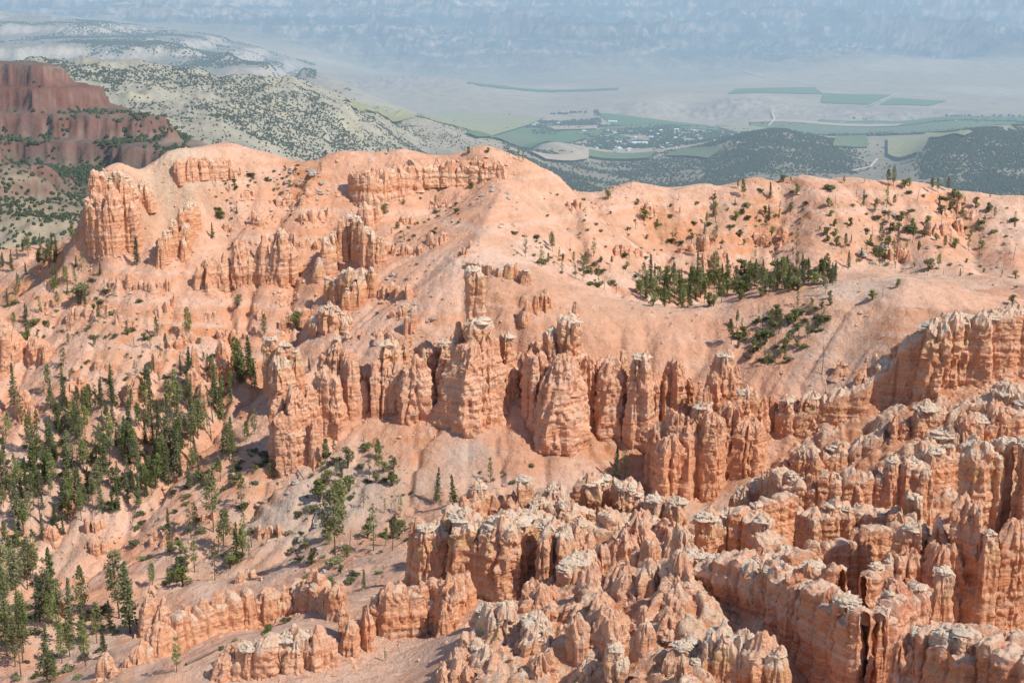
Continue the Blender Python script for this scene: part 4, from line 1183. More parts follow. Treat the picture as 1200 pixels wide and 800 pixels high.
def shrub(seed):
    rg = np.random.default_rng(seed); T, K = Acc(), Acc(); pts = []
    for i in range(rg.integers(6, 10)):
        th = rg.uniform(0, 6.28); r = rg.uniform(0.1, 0.6); c = np.array([r*math.cos(th), r*math.sin(th)*0.8, rg.uniform(0.25, 0.7)*(1.1-r*0.6)])
        T.add(*tube([[0, 0, -0.1], c*0.6, c], 0.03, 0.01, 4))
        n = 55; u = rg.normal(size=(n, 3)); u /= np.linalg.norm(u, axis=1)[:, None]
        pts.append(c+u*rg.uniform(0.2, 1, size=(n, 1))*np.array([0.36, 0.36, 0.24]))
    K.add(*tufts(np.concatenate(pts), 0.075, rg, 0, 1.3))
    return T.mesh('stem'), K.mesh('foliage')


KINDS = {
    'fir': ('fir_tree', 'fir tree', [conifer('fir', 20+i) for i in range(5)], M_FIR, M_BARK, 'dark full crowned fir'),
    'pine': ('pine_tree', 'pine tree', [conifer('pine', 40+i) for i in range(6)], M_PINE, M_BARK, 'green pine with a bare lower trunk'),
    'thin': ('pine_tree', 'pine tree', [conifer('thin', 60+i) for i in range(5)], M_PINE, M_BARK, 'thin straggly pine with gaps in its crown'),
    'bushy': ('pinyon_tree', 'pinyon tree', [pinyon(80+i) for i in range(4)], M_PINYON, M_BARK, 'round bushy pinyon'),
    'dead': ('dead_tree', 'dead tree', [snag(100+i) for i in range(5)], None, M_DEAD, 'bare dead tree trunk'),
    'shrub': ('shrub', 'shrub', [shrub(120+i) for i in range(4)], M_SHRUB, M_BARK, 'low dark green shrub'),
}
_proto = {}
TR = random.Random(17)
_rf = np.array(ROCK_FOOT)


def on_rock(x, y, m=1.0):
    return bool((np.hypot(_rf[:, 0]-x, _rf[:, 1]-y) < _rf[:, 2]*m).any())


def plant(kind, p, h, label, group=None, wide=1.0):
    name, cat, meshes, mk, mt, _ = KINDS[kind]
    i = TR.randrange(len(meshes))
    key = (kind, i)
    if key not in _proto:
        r = empty(name, p)
        tm, km = meshes[i]
        ch = [obj(tm.name.split('.')[0], tm, mt, r)]
        if km is not None: ch.append(obj(km.name.split('.')[0], km, mk, r))
        _proto[key] = (r, ch)
    else:
        r0, ch0 = _proto[key]
        r = r0.copy(); C.objects.link(r)
        if 'group' in r: del r['group']
        for c0 in ch0:
            c = c0.copy(); C.objects.link(c); c.parent = r
    r.location = p; r.rotation_euler = (TR.gauss(0, 0.03), TR.gauss(0, 0.03), TR.uniform(0, 6.28))
    w = h*wide*TR.uniform(0.85, 1.2)*(0.82 if kind in ('fir', 'pine', 'thin') else 1.0)
    r.scale = (w, w, h)
    tag(r, label, cat, group)
    return r


def tree_at(kind, u, v, hpx, label, group=None, wide=1.0, skip=0.0):
    q = ground(u, v, skip)
    if q is None: return None
    return plant(kind, q, hpx*q[1]/F_PX, label, group, wide)


# trees that stand alone
for (k, u, v, h, lb) in [
    ('pine', 222, 398, 38, 'lone pine standing on the bare pink slope above the left forest'),
    ('fir', 161, 311, 34, 'dark fir tight under the cliff of the left nose'),
    ('fir', 249, 280, 19, 'small dark fir on the slope above the upper left hoodoo row'),
    ('bushy', 95, 358, 30, 'bushy dark tree with a shadow on the upper left slope'),
    ('pine', 78, 335, 24, 'neat round headed pine on the bare shoulder at upper left'),
    ('bushy', 278, 362, 18, 'small green tree growing alone in the streaked gully below the upper left hoodoos'),
    ('fir', 315, 461, 30, 'small fir at the left foot of the left hoodoo group'),
    ('bushy', 347, 386, 24, 'rounded pinyon on the ledge above the left hoodoo group'),
    ('pine', 310, 398, 30, 'pine leaning over the outcrop above the left hoodoo group'),
    ('pine', 298, 511, 34, 'flat crowned pine left of the ribbed hoodoo, on the bare spur'),
    ('fir', 722, 567, 50, 'dark fir standing right behind the row of capped pillars'),
    ('thin', 732, 567, 42, 'thin trunked pine beside the dark fir behind the capped pillars'),
    ('bushy', 617, 733, 15, 'bright green bush of a tree among the rocks of the lower middle'),
    ('bushy', 313, 756, 30, 'young green pine on the sandy shelf at the bottom left of centre'),
    ('pine', 250, 624, 78, 'tall pine with a long bare trunk on the open slope, lower left'),
    ('thin', 283, 597, 46, 'leaning open crowned pine on the whitish slope'),
    ('pine', 285, 657, 44, 'pine with flat layered boughs beside the dry gully'),
    ('pine', 318, 559, 22, 'small pine below the bare spur, beside a fallen log'),
    ('pine', 393, 655, 92, 'big dark pine in the middle of the gully below the left hoodoo group'),
    ('bushy', 375, 588, 34, 'broad round pinyon left of the big dark pine in the gully'),
    ('fir', 512, 588, 46, 'fir at the foot of the central wall, left of another fir'),
    ('fir', 533, 592, 40, 'fir touching the back of the pale capped rocks'),
    ('thin', 575, 566, 32, 'dark leaning pine under the tallest hoodoo'),
    ('thin', 438, 645, 58, 'sparse tall pine in the bushy gully left of the pale capped rocks'),
    ('pine', 460, 645, 48, 'pine beside the leftmost pale capped rock'),
    ('fir', 427, 691, 28, 'squat fir above the left end of the fluted cliff'),
    ('thin', 452, 775, 18, 'spindly little pine on the sand under the fluted cliff'),
    ('thin', 207, 788, 48, 'wispy pine below the lumpy spur at the bottom left'),
    ('fir', 153, 742, 100, 'biggest dark fir of the lower left, at the head of the lumpy spur'),
    ('pine', 140, 725, 92, 'tall pine directly left of the biggest fir of the lower left'),
    ('fir', 63, 707, 78, 'narrow dark fir on the pink spur at the lower left edge'),
    ('pine', 98, 724, 70, 'open pine between the narrow dark fir and the tall pine, lower left'),
    ('bushy', 790, 470, 22, 'dark pinyon growing at the foot of the lone slim hoodoo'),
    ('bushy', 829, 470, 14, 'dark green tuft of pinyon on the jagged orange tower'),
    ('pine', 857, 405, 32, 'pine at the left edge of the bushy bowl'),
    ('dead', 963, 440, 30, 'bare grey snag on the rim of the right bowl'),
    ('dead', 965, 418, 18, 'forked dead trunk above the mushroom shaped block'),
    ('bushy', 1022, 352, 14, 'umbrella shaped pinyon on the red side of the pale topped knoll'),
    ('dead', 1034, 350, 14, 'dead tree next to the umbrella shaped pinyon'),
    ('bushy', 1052, 338, 12, 'dark bush on the crown of the pale topped knoll'),
    ('pine', 1107, 292, 17, 'spreading pine alone on the smooth slope at upper right'),
    ('pine', 1076, 300, 18, 'upright pine left of the boulders at upper right'),
    ('bushy', 1088, 318, 18, 'dense dark tree above the pale topped knoll'),
    ('bushy', 1186, 358, 14, 'leafy tree at the right end of the slope near the wall top'),
    ('bushy', 450, 252, 14, 'dark bush under the left end of the orange rim cliff'),
    ('bushy', 552, 222, 9, 'dark bush in the shadow of the orange rim cliff'),
    ('pine', 510, 242, 13, 'small pine on the pink slope beneath the orange rim cliff'),
    ('bushy', 258, 258, 14, 'dark green clump on the slope right of the left nose'),
    ('fir', 275, 214, 11, 'tiny fir on the upper slope below the pale dome'),
    ('dead', 252, 219, 15, 'thin dead pole of a tree below the pale dome'),
    ('fir', 130, 452, 28, 'fir on the pale streak above the left forest'),
    ('fir', 17, 476, 56, 'tall fir at the left edge above the forest'),
    ('pine', 57, 462, 38, 'pine behind the left forest beside the little castle shaped outcrop'),
    ('fir', 293, 442, 52, 'tall fir left of the outcrop above the left hoodoo group'),
    ('pine', 281, 449, 56, 'tall pine close by the tall fir near the thick red stump'),
    ('fir', 222, 455, 52, 'full fir in front of the ragged red pinnacle'),
    ('pine', 200, 534, 64, 'tall pine at the open right edge of the left forest'),
    ('dead', 248, 518, 36, 'blackened dead trunk on the bare spur right of the forest'),
    ('dead', 295, 640, 30, 'dead trunk with a few twigs beside the dry gully'),
    ('fir', 363, 436, 18, 'slim young fir among the pillars of the left group'),
]:
    tree_at(k, u, v, h, lb)

crest = [(1041, 217, 21), (1047, 216, 23), (1060, 218, 11), (1066, 217, 11), (1092, 225, 19), (1099, 224, 18), (1111, 222, 17), (1118, 231, 14), (1123, 236, 12)]
for (u, v, h) in crest:
    tree_at('pine' if h > 15 else 'bushy', u, v+2, h, 'green pine on the skyline of the right ridge' if h > 15 else 'stubby pinyon on the skyline of the right ridge', 'pines on the right skyline' if h > 15 else 'pinyons on the right skyline')
for (u, v, h) in [(597, 182, 9), (608, 187, 13), (613, 190, 11), (549, 179, 9), (518, 179, 10), (572, 179, 7), (455, 180, 7), (354, 182, 9), (381, 183, 8), (440, 181, 6), (865, 221, 12), (918, 213, 10), (989, 214, 9), (927, 213, 7), (739, 221, 9), (1013, 214, 7), (1160, 232, 7), (1130, 243, 14), (1143, 243, 14), (700, 216, 6)]:
    tree_at(TR.choice(['bushy', 'thin', 'pine']), u, v+1.5, h, 'tiny tree on the skyline of the orange ridge', 'tiny trees along the skyline')


def inside(u, v, poly):
    c = False; n = len(poly); j = n-1
    for i in range(n):
        (a, b), (d, e) = poly[i], poly[j]
        if (b > v) != (e > v) and u < (d-a)*(v-b)/(e-b)+a: c = not c
        j = i
    return c


SHRUBS = []


def grove(poly, n, h0, h1, mix, where, mind=5.0, wide=1.0):
    us = [p[0] for p in poly]; vs = [p[1] for p in poly]; got = []; tries = 0; k0 = mix[0][0]
    while len(got) < n and tries < n*30:
        tries += 1
        u, v = TR.uniform(min(us), max(us)), TR.uniform(min(vs), max(vs))
        if not inside(u, v, poly): continue
        if any((u-a)**2+((v-b)*2)**2 < mind*mind for a, b in got): continue
        q = ground(u, v)
        if q is None or on_rock(q[0], q[1]): continue
        if h1 < 26 or k0 == 'shrub':             # scrub gathers in the draws
            gi = int((q[1]-NY0)/GS); gj = int((q[0]-NX0)/GS)
            if GUL[gi, gj] < 1.6 and TR.random() > 0.42: continue
        got.append((u, v))
        k = TR.choices([m[0] for m in mix], [m[1] for m in mix])[0]
        hp = TR.uniform(h0, h1)*(0.55+0.45*TR.random()**0.5)
        if k == 'shrub':
            hp *= 0.30*TR.uniform(0.6, 1.3); SHRUBS.append((hp, q, where)); continue
        elif k == 'bushy': hp *= 0.62
        elif k == 'dead': hp *= 0.8
        plant(k, q, hp*q[1]/F_PX, KINDS[k][5]+' '+where, KINDS[k][5]+'s '+where, wide*(1.4 if k == 'shrub' else 1.0))


LF = [(0, 490), (60, 478), (130, 465), (220, 458), (262, 462), (280, 475), (235, 510), (222, 555), (178, 590), (100, 622), (0, 655)]
grove(LF, 190, 32, 56, [('fir', 4.5), ('pine', 4.5), ('thin', 2), ('dead', 1.2)], 'in the dense forest on the left', 5)
grove([(0, 800), (0, 690), (40, 660), (75, 715), (130, 735), (140, 765), (100, 800)], 34, 54, 86, [('fir', 3), ('pine', 5), ('thin', 2), ('dead', 0.5)], 'in the bottom left woods', 8)
grove([(180, 500), (260, 490), (300, 500), (270, 560), (200, 590), (170, 590)], 22, 34, 52, [('pine', 4), ('fir', 2), ('thin', 3), ('dead', 1)], 'along the right edge of the left forest', 9)
grove([(165, 640), (200, 625), (290, 610), (300, 660), (240, 692), (165, 690)], 22, 36, 56, [('pine', 4), ('fir', 2), ('thin', 3), ('bushy', 2)], 'in the hollow behind the lumpy spur', 9)
grove([(365, 520), (420, 500), (470, 560), (480, 625), (470, 660), (390, 690), (350, 660), (370, 600)], 34, 24, 50, [('pine', 3), ('thin', 2), ('bushy', 6), ('dead', 1.5)], 'in the gully below the left group', 10)
grove([(0, 340), (50, 300), (125, 315), (135, 375), (60, 400), (0, 400)], 30, 16, 30, [('fir', 4), ('pine', 3), ('thin', 3), ('dead', 1)], 'on the slope at the upper left edge', 8)
grove([(0, 300), (60, 285), (95, 290), (60, 320), (0, 345)], 16, 16, 30, [('fir', 5), ('pine', 3)], 'behind the spur at the left edge', 6)
grove([(10, 400), (200, 385), (290, 430), (220, 460), (20, 478)], 26, 14, 34, [('pine', 3), ('thin', 3), ('dead', 1), ('bushy', 1)], 'scattered above the left forest', 12)
grove([(205, 440), (290, 430), (305, 450), (270, 480), (215, 480)], 14, 34, 52, [('fir', 5), ('pine', 3)], 'around the ragged red pinnacle', 7)
grove([(745, 356), (750, 332), (800, 324), (860, 322), (960, 318), (1000, 326), (985, 334), (900, 347), (830, 361), (780, 362)], 128, 25, 38, [('fir', 3), ('pine', 3), ('bushy', 3.5)], 'in the grove of the high hollow', 4)
grove([(585, 288), (640, 288), (700, 300), (760, 325), (745, 350), (690, 336), (620, 308)], 30, 14, 32, [('pine', 4), ('thin', 3), ('bushy', 2), ('dead', 1.5)], 'on the saddle right of the tallest hoodoo', 9)
grove([(855, 385), (890, 368), (960, 348), (985, 338), (965, 390), (930, 425), (890, 440), (865, 415)], 44, 18, 34, [('pine', 2), ('thin', 2), ('bushy', 5), ('dead', 2)], 'in the bushy bowl right of centre', 9)
grove([(690, 235), (1000, 225), (1190, 250), (1195, 330), (1140, 335), (1030, 318), (780, 312)], 135, 9, 25, [('fir', 2), ('pine', 2), ('thin', 2), ('bushy', 5), ('dead', 4)], 'on the steep slope of the right ridge', 9)
grove([(995, 310), (1060, 255), (1080, 270), (1050, 320), (1010, 322)], 14, 16, 26, [('pine', 3), ('thin', 2), ('bushy', 3)], 'in the wooded draw of the right ridge', 8)
# shrubs
S = [('shrub', 1)]
grove([(365, 500), (430, 490), (480, 560), (490, 630), (470, 670), (380, 690), (330, 660)], 60, 16, 36, S, 'in the gully below the left group', 6)
grove([(690, 225), (1000, 220), (1190, 240), (1195, 340), (1030, 318), (740, 320)], 100, 12, 24, S, 'on the steep slope of the right ridge', 7)
grove([(620, 225), (690, 225), (720, 300), (640, 270)], 14, 10, 18, S, 'on the shoulder right of the rim cliff', 7)
grove([(855, 385), (985, 338), (965, 390), (930, 425), (880, 440)], 30, 18, 34, S, 'in the bushy bowl right of centre', 6)
grove([(240, 195), (400, 190), (380, 300), (230, 300)], 16, 9, 20, [('bushy', 3), ('fir', 1), ('thin', 2), ('dead', 2)], 'on the upper slope below the crest', 10)
grove([(430, 215), (600, 210), (560, 300), (450, 300)], 16, 8, 18, [('bushy', 3), ('thin', 2), ('dead', 3)], 'on the pink slope under the rim cliff', 10)
grove([(250, 200), (300, 195), (300, 260), (255, 262)], 22, 10, 18, S, 'in the draw below the pale dome', 6)
grove([(320, 190), (370, 190), (340, 262), (300, 260)], 24, 10, 18, S, 'in the draw left of the rim cliff', 6)
grove([(540, 230), (580, 225), (570, 265), (470, 300), (440, 290)], 30, 10, 18, S, 'along the gully under the rim cliff', 6)
grove([(570, 270), (640, 280), (760, 330), (700, 340), (600, 300)], 30, 12, 22, S, 'on the saddle right of the tallest hoodoo', 6)
grove([(0, 330), (140, 330), (290, 440), (200, 455), (0, 460)], 50, 12, 24, S, 'on the streaked slope at left', 8)
grove([(160, 600), (300, 520), (330, 560), (330, 640), (200, 690), (150, 680)], 60, 18, 34, S, 'on the open slope right of the forest', 8)
grove([(0, 500), (230, 490), (200, 570), (0, 650)], 50, 20, 36, S, 'on the floor of the left forest', 8)
grove([(0, 800), (0, 680), (170, 690), (130, 800)], 40, 26, 44, S, 'in the bottom left woods', 8)
grove([(230, 735), (330, 725), (350, 745), (250, 765), (190, 790)], 8, 18, 30, S, 'on the sandy shelf at the bottom left', 10)
grove([(560, 545), (640, 545), (620, 565), (560, 570)], 7, 16, 30, S, 'at the foot of the central wall', 8)
grove([(500, 300), (430, 340), (440, 390), (490, 380)], 16, 8, 16, S, 'on the pink slope left of the tallest hoodoo', 8)

SHRUBS.sort(key=lambda s: -s[0])
for hp, q, where in SHRUBS[:285]:
    plant('shrub', q, hp*q[1]/F_PX, 'low dark green shrub '+where, 'low dark green shrubs '+where, 1.4)
_rg = np.random.default_rng(5); A_ = Acc()
for hp, q, where in SHRUBS[285:]:
    h = hp*q[1]/F_PX; n = 70
    u = _rg.normal(size=(n, 3)); u /= np.linalg.norm(u, axis=1)[:, None]
    A_.add(*tufts(np.array(q)+u*np.array([0.75, 0.75, 0.4])*h*_rg.uniform(0.3, 1, size=(n, 1))+np.array([0, 0, h*0.4]), 0.14*h, _rg, 0, 1.3))
# dry brush and seedlings strewn over the slopes
for poly, n in [([(690, 225), (1000, 220), (1190, 240), (1195, 340), (1030, 318), (740, 320)], 330), ([(240, 200), (600, 190), (560, 300), (450, 380), (300, 270)], 260), ([(0, 330), (140, 330), (290, 440), (200, 455), (0, 460)], 160), ([(0, 470), (300, 480), (330, 640), (200, 700), (0, 800)], 420), ([(330, 500), (480, 520), (470, 680), (330, 690)], 160), ([(570, 270), (760, 330), (980, 330), (900, 430), (850, 420), (700, 340)], 200)]:
    us = [p_[0] for p_ in poly]; vs = [p_[1] for p_ in poly]; k = 0
    while k < n:
        u, v = TR.uniform(min(us), max(us)), TR.uniform(min(vs), max(vs)); k += 1
        if not inside(u, v, poly): continue
        q = ground(u, v)
        if q is None or on_rock(q[0], q[1]): continue
        h = TR.uniform(0.35, 0.9); m = 16
        w = _rg.normal(size=(m, 3))
        A_.add(*tufts(np.array(q)+w*np.array([0.5, 0.5, 0.25])*h+np.array([0, 0, h*0.3]), 0.25*h, _rg, 0, 1.3))
tag(obj('low_brush', A_.mesh('low_brush'), M_SHRUB), kind='stuff')

# stones shed by the cliffs
_sv, _sf, _so = [], [], 0
_sr = np.random.default_rng(77)
_base = np.array([[1, 0, 0], [0, 1, 0], [-1, 0, 0], [0, -1, 0], [.2, .1, .8], [-.2, -.3, .7]]); _bf = np.array([[0, 1, 4], [1, 2, 4], [2, 5, 4], [2, 3, 5], [3, 0, 5], [0, 4, 5]])
for i in range(15000):
    if i % 3:
        f_ = ROCK_FOOT[_sr.integers(len(ROCK_FOOT))]; a_ = _sr.uniform(0, 6.28); r_ = f_[2]*(0.9+_sr.exponential(0.9))
        x, y = f_[0]+r_*math.cos(a_), f_[1]+r_*math.sin(a_)*(1 if math.sin(a_) < 0 else 0.5)
    else:
        x, y = _sr.uniform(-330, 330), _sr.uniform(420, 910)
    if not (NX0+5 < x < NX1-5 and NY0+5 < y < NY1-5): continue
    h = float(hgt(x, y)); s_ = min(0.2+_sr.exponential(0.34), 1.9)
    rr = _sr.uniform(.6, 1.3, (6, 1)); t_ = _sr.uniform(0, 6.28); c_, n_ = math.cos(t_), math.sin(t_)
    v = _base*rr*s_; v = np.stack([v[:, 0]*c_-v[:, 1]*n_+x, v[:, 0]*n_+v[:, 1]*c_+y, v[:, 2]+h-0.1*s_], 1)
    _sv.append(v); _sf.append(_bf+_so); _so += 6
tag(obj('scattered_stones', mesh_np('scattered_stones', np.concatenate(_sv), None, np.concatenate(_sf)), M_ROCKP), kind='stuff')

# fallen logs and loose boulders
for (u, v, u2, v2, lb) in [(341, 541, 362, 571, 'grey fallen log on the bare spur right of the forest'), (218, 780, 256, 762, 'broken dead log lying on the sandy shelf'), (288, 680, 310, 678, 'short dark log beside the dry gully'), (368, 620, 372, 594, 'whitish fallen pole near the round pinyon')]:
    a, b = ground(u, v), ground(u2, v2)
    if a is None or b is None: continue
    A = Acc(); bx = np.array(b)-np.array(a)
    mid = bx/2+np.array([0, 0, 0.2])
    A.add(*tube([[0, 0, .35], mid+[0, 0, .2], bx+np.array([0, 0, .4])], 0.42, 0.18, 7))
    L = bx*0.55
    A.add(*tube([L+[0, 0, .3], L+[0.8, 0.5, 1.3]], 0.12, 0.04, 4))
    tag(obj('fallen_log', A.mesh('fallen_log'), M_DEAD, None, a), lb, 'log')


def boulder(u, v, wpx, lb, group=None, mat=None):
    q = ground(u, v)
    if q is None: return
    r = wpx*0.5*q[1]/F_PX; _seed[0] += 1
    c, f = lump(0, 0, r*0.2, r, 0.7, _seed[0]*1.7, max(0.25, r*0.16))
    tag(obj('boulder', mesh_np('boulder', c, f), mat or M_GREY, None, q), lb, 'boulder', group)


boulder(367, 206, 11, 'large grey boulder in the rocky draw left of the rim cliff')
boulder(1010, 300, 13, 'biggest grey boulder on the slope at upper right, beside a leaning rock'); boulder(1036, 292, 11, 'square grey boulder high on the slope at upper right')
for i in range(26):
    boulder(TR.uniform(300, 385), TR.uniform(195, 245), TR.uniform(3, 7), 'pale boulder strewn in the rocky draw left of the rim cliff', 'boulders in the rocky draw')
for i in range(16):
    t = TR.random(); boulder(560+80*t*0.2+TR.uniform(-40, 40), 205+70*t, TR.uniform(3, 6), 'pale boulder on the spur right of the rim cliff', 'boulders on the spur')
for i in range(22):
    boulder(TR.uniform(960, 1190), TR.uniform(245, 320), TR.uniform(2.5, 6), 'pale boulder strewn on the slope at upper right', 'boulders at upper right')
for i in range(18):
    boulder(TR.uniform(330, 400), TR.uniform(560, 680), TR.uniform(4, 10), 'whitish boulder lying in the dry gully', 'boulders in the dry gully')
for i in range(18):
    boulder(TR.uniform(420, 520), TR.uniform(320, 380), TR.uniform(3, 6), 'pale boulder on the pink slope left of the tallest hoodoo', 'boulders on the pink slope')

# ------------------------------------------------------------------ the far country
FAR_UVY = """
-60,72,2000 0,83,1950 60,92,1900 78,108,1880 110,135,1850 150,150,1800 190,165,1750 225,176,1700 250,186,1650
0,190,1760 60,215,1710 100,226,1650 160,220,1640
-60,185,1500 0,197,1480 50,224,1420 90,252,1350 0,282,1250 40,284,1230 -60,290,1260
20,78,3500 100,85,3600 170,86,3800 200,95,3700 250,108,3500 300,125,3400 380,136,3500 450,141,4200 520,149,4700 560,156,5100 640,166,5700
-60,75,3400 150,130,3000 250,150,2900 300,165,3000 400,172,3400 480,172,4200
620,178,5700 690,190,5400 700,172,6300 760,165,6600 760,200,5100 760,215,4700 850,165,6600 600,152,7300 700,150,7570 800,150,7570 900,140,8300 640,130,9035 800,130,9035 460,130,8300 520,140,7800
350,115,8500 420,120,9000 330,105,7800
905,153,5600 870,172,5250 880,196,4900 840,190,5150 960,166,5500 985,185,5150 930,203,4700 1000,200,4800 830,205,4800
1130,156,5200 1200,156,5200 1280,158,5200 1090,176,4900 1150,200,4550 1200,222,4200 1060,187,5150 1280,225,4200 1040,205,4700
1000,160,6900 1100,145,7900 1200,145,7900
0,56,8000 60,57,8000 100,61,7900 200,66,7800 320,72,7700 350,82,7800 -60,55,8000
0,84,7500 100,84,7500 200,85,7500 330,96,7600 380,100,8200
0,24,10500 100,30,10500 180,42,10500 260,48,10800 60,50,9000 200,58,9000
370,88,10800 480,91,10600 545,98,10300 400,105,9900 500,107,9900 560,107,10000
760,120,9000 850,121,8850 880,122,8800 930,129,8800 720,126,8900 760,132,8600 850,136,8600 950,138,8500
1000,135,8650 1060,136,8650 960,136,8700 1090,138,8500 1000,146,8300 1060,146,8300
640,108,10600 700,92,12500 600,80,14000 800,85,13500 900,95,12000 1000,90,12500 1100,105,11000 1200,95,12000 1200,115,10400 500,75,14000 420,75,13500 1280,100,11500
520,42,15500 620,40,15500 720,43,15500 560,58,14600 650,60,14600 740,62,14600 460,60,14600
850,45,15500 900,70,13800 1000,60,14000 1100,55,14500 1200,60,14000 960,45,15500 1150,42,15500
300,40,14000 400,45,14500 200,30,14000 
0,-40,20000 150,-38,20000 300,-34,20000 450,-30,20500 600,-28,21000 750,-26,21000 860,-22,21500 950,-20,21500 1050,-20,21500 1200,-20,21500 -60,-40,20000 1280,-20,21500
0,8,16500 200,10,16500 400,18,17000 600,20,17500 800,22,17500 1000,24,17500 1200,24,17500
"""
fp = []; fz = []
for tok in FAR_UVY.split():
    u, v, Y = map(float, tok.split(','))
    x, y, z = (float(q) for q in W(u, v, Y))
    fp.append((x/y, math.log(y))); fz.append(z)
for (a, Y, z) in [(-.5, 1000, -230), (-.25, 1000, -235), (-.1, 1000, -270), (0, 1000, -280), (.2, 1000, -285), (.4, 1000, -280), (-.2, 2300, -330), (-.3, 2500, -260), (-.4, 2400, -260), (-.1, 2200, -370), (0, 2500, -430), (.2, 2500, -430), (.4, 2500, -430),
                  (-.3, 5000, -420), (-.2, 5500, -470), (-.05, 3500, -400), (.1, 3500, -500), (.3, 3500, -500), (-.3, 26000, 150), (0, 26000, 0), (.3, 26000, -200), (-.5, 30000, 100), (.5, 30000, -300), (.5, 9000, -560), (-.5, 5000, -300), (-.3, 1620, -205), (-.33, 2900, -250), (-.2, 9000, -330), (-.35, 9500, -250)]:
    fp.append((a, math.log(Y))); fz.append(z)
fp = np.array(fp); fz = np.array(fz)
SC = np.array([7.0, 3.2])
_fw = tps_fit(fp*SC, fz, 2e-3)
NA, NR = 900, 760
az_c = np.linspace(-0.50, 0.50, 120); lr_c = np.linspace(math.log(1000), math.log(30000), 150)
AA, LL = np.meshgrid(az_c, lr_c)
fb = tps_eval(fp*SC, _fw, np.stack([AA.ravel(), LL.ravel()], 1)*SC).reshape(AA.shape)
FH = upsample(fb, NR, NA)
az_f = np.linspace(-0.50, 0.50, NA); lr_f = np.linspace(math.log(1000), math.log(30000), NR)
AZ, LR = np.meshgrid(az_f, lr_f)
FY = np.exp(LR); FX = AZ*FY


def px_v(z, Y):
    """survey row of a height z at northing Y"""
    t = -z/Y
    return 400+F_PX*np.tan(np.arctan(t)-PITCH)


PU = 600+F_PX*AZ*(cp-np.sin(0))           # rough column of each ray, for laying out masks by bearing
near_w = sstep(1100, 1300, FY)
hilly = np.zeros_like(FH)


def blob(a0, Y0, sa, sl):
    return np.exp(-((AZ-a0)/sa)**2-((LR-math.log(Y0))/sl)**2)


ba = lambda u: (u-600)/F_PX/0.974
# roughness of each district (metres)
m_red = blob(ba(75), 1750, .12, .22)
m_hillA = sstep(ba(560), ba(420), AZ)*sstep(2600, 3000, FY)*sstep(6200, 5000, FY)
m_light = sstep(ba(140), ba(90), AZ)*sstep(1150, 1220, FY)*sstep(1600, 1500, FY)
m_hillB = blob(ba(905), 5250, .042, .09)+blob(ba(1180), 4800, .05, .14)
m_mesa = sstep(ba(400), ba(330), AZ)*sstep(7000, 7400, FY)*sstep(12500, 11000, FY)
m_low = blob(ba(850), 8800, .09, .045)+blob(ba(1040), 8600, .05, .03)+blob(ba(460), 10500, .08, .05)
m_mtn = sstep(13000, 14800, FY)
n_a = ridged(FX/150, FY/150, None, 5)-1.0
n_b = ridged(FX/500, FY/620, None, 5)-1.0
n_c = ridged(FX/1500, FY/1900, None, 6)-1.0
FH = FH+near_w*((16*n_a+14*(ridged(FX/75, FY/75, None, 4)-1))*m_red+16*n_a*m_light+(22*n_a+38*n_b)*m_hillA+20*(n_b-.15)*m_hillB+35*n_b*m_mesa+(8*(n_b-.3)+16*(n_a-.2)+14*(ridged(FX/95, FY/130, None, 4)-1.1))*m_low+(330*(ridged(FX/2300+FY/4200, FY/4200-FX/9000, None, 6)-1.15)+70*(ridged(FX/520, FY/900, None, 5)-1))*m_mtn)+1.5*fbm(FX/120, FY/120, o=3)
# cliff bands: terraces at the hard beds
def terrace(h, step, k, m, ph=0.0):
    q = (h+ph)/step; f = q-np.floor(q)
    g = np.where(f < 0.5, 0.5*(2*f)**k, 1-0.5*(2-2*f)**k)
    return h*(1-m)+((np.floor(q)+g)*step-ph)*m
FH = terrace(FH+7*n_a*m_red, 30.0, 4.5, np.clip(m_red*1.3, 0, 1)*near_w*0.95, 12)
FH = terrace(FH, 95.0, 2.6, np.clip(m_mesa, 0, 1)*0.8)
FH = terrace(FH, 150.0, 2.0, m_mtn*0.5)
fgy, fgx = np.gradient(FH)
cell = FY*(LR[1, 0]-LR[0, 0]); cellx = FY*(AZ[0, 1]-AZ[0, 0])
fsl = np.hypot(fgy/cell, fgx/cellx)


def fhgt(x, y):
    a = np.clip((x/y+0.5)*(NA-1), 0, NA-1.001); r = np.clip((np.log(y)-lr_f[0])/(lr_f[-1]-lr_f[0])*(NR-1), 0, NR-1.001)
    i = a.astype(int) if hasattr(a, 'astype') else int(a); j = r.astype(int) if hasattr(r, 'astype') else int(r)
    f, g = a-i, r-j
    return (FH[j, i]*(1-f)+FH[j, i+1]*f)*(1-g)+(FH[j+1, i]*(1-f)+FH[j+1, i+1]*f)*g


fc = np.empty(FH.shape+(3,)); A3 = lambda *c: np.array(c)
n1_ = fbm(FX/700, FY/1100, o=5); n2_ = fbm(FX/2500, FY/2500, o=4); n3_ = fbm(FX/120, FY/160, o=4)
fc[:] = A3(.33, .285, .21)
fc = lerp(fc, sstep(-.2, .6, n1_)*.7, A3(.41, .36, .265))
fc = lerp(fc, sstep(-.1, .5, n2_)*.5, A3(.20, .185, .145))
flat_pj = sstep(5700, 5300, FY)*sstep(4000, 4200, FY)*sstep(ba(590), ba(650), AZ)
fc = lerp(fc, flat_pj*.55, A3(.16, .15, .10))
fc = lerp(fc, np.clip(m_hillA, 0, 1), A3(.34, .31, .235))
fc = lerp(fc, np.clip(m_hillA, 0, 1)*sstep(.1, .7, n3_+n1_*.5)*.6, A3(.42, .37, .23))
fc = lerp(fc, np.clip(m_light, 0, 1), A3(.44, .36, .245))
fc = lerp(fc, np.clip(m_hillB, 0, 1)*.8, A3(.24, .20, .145))
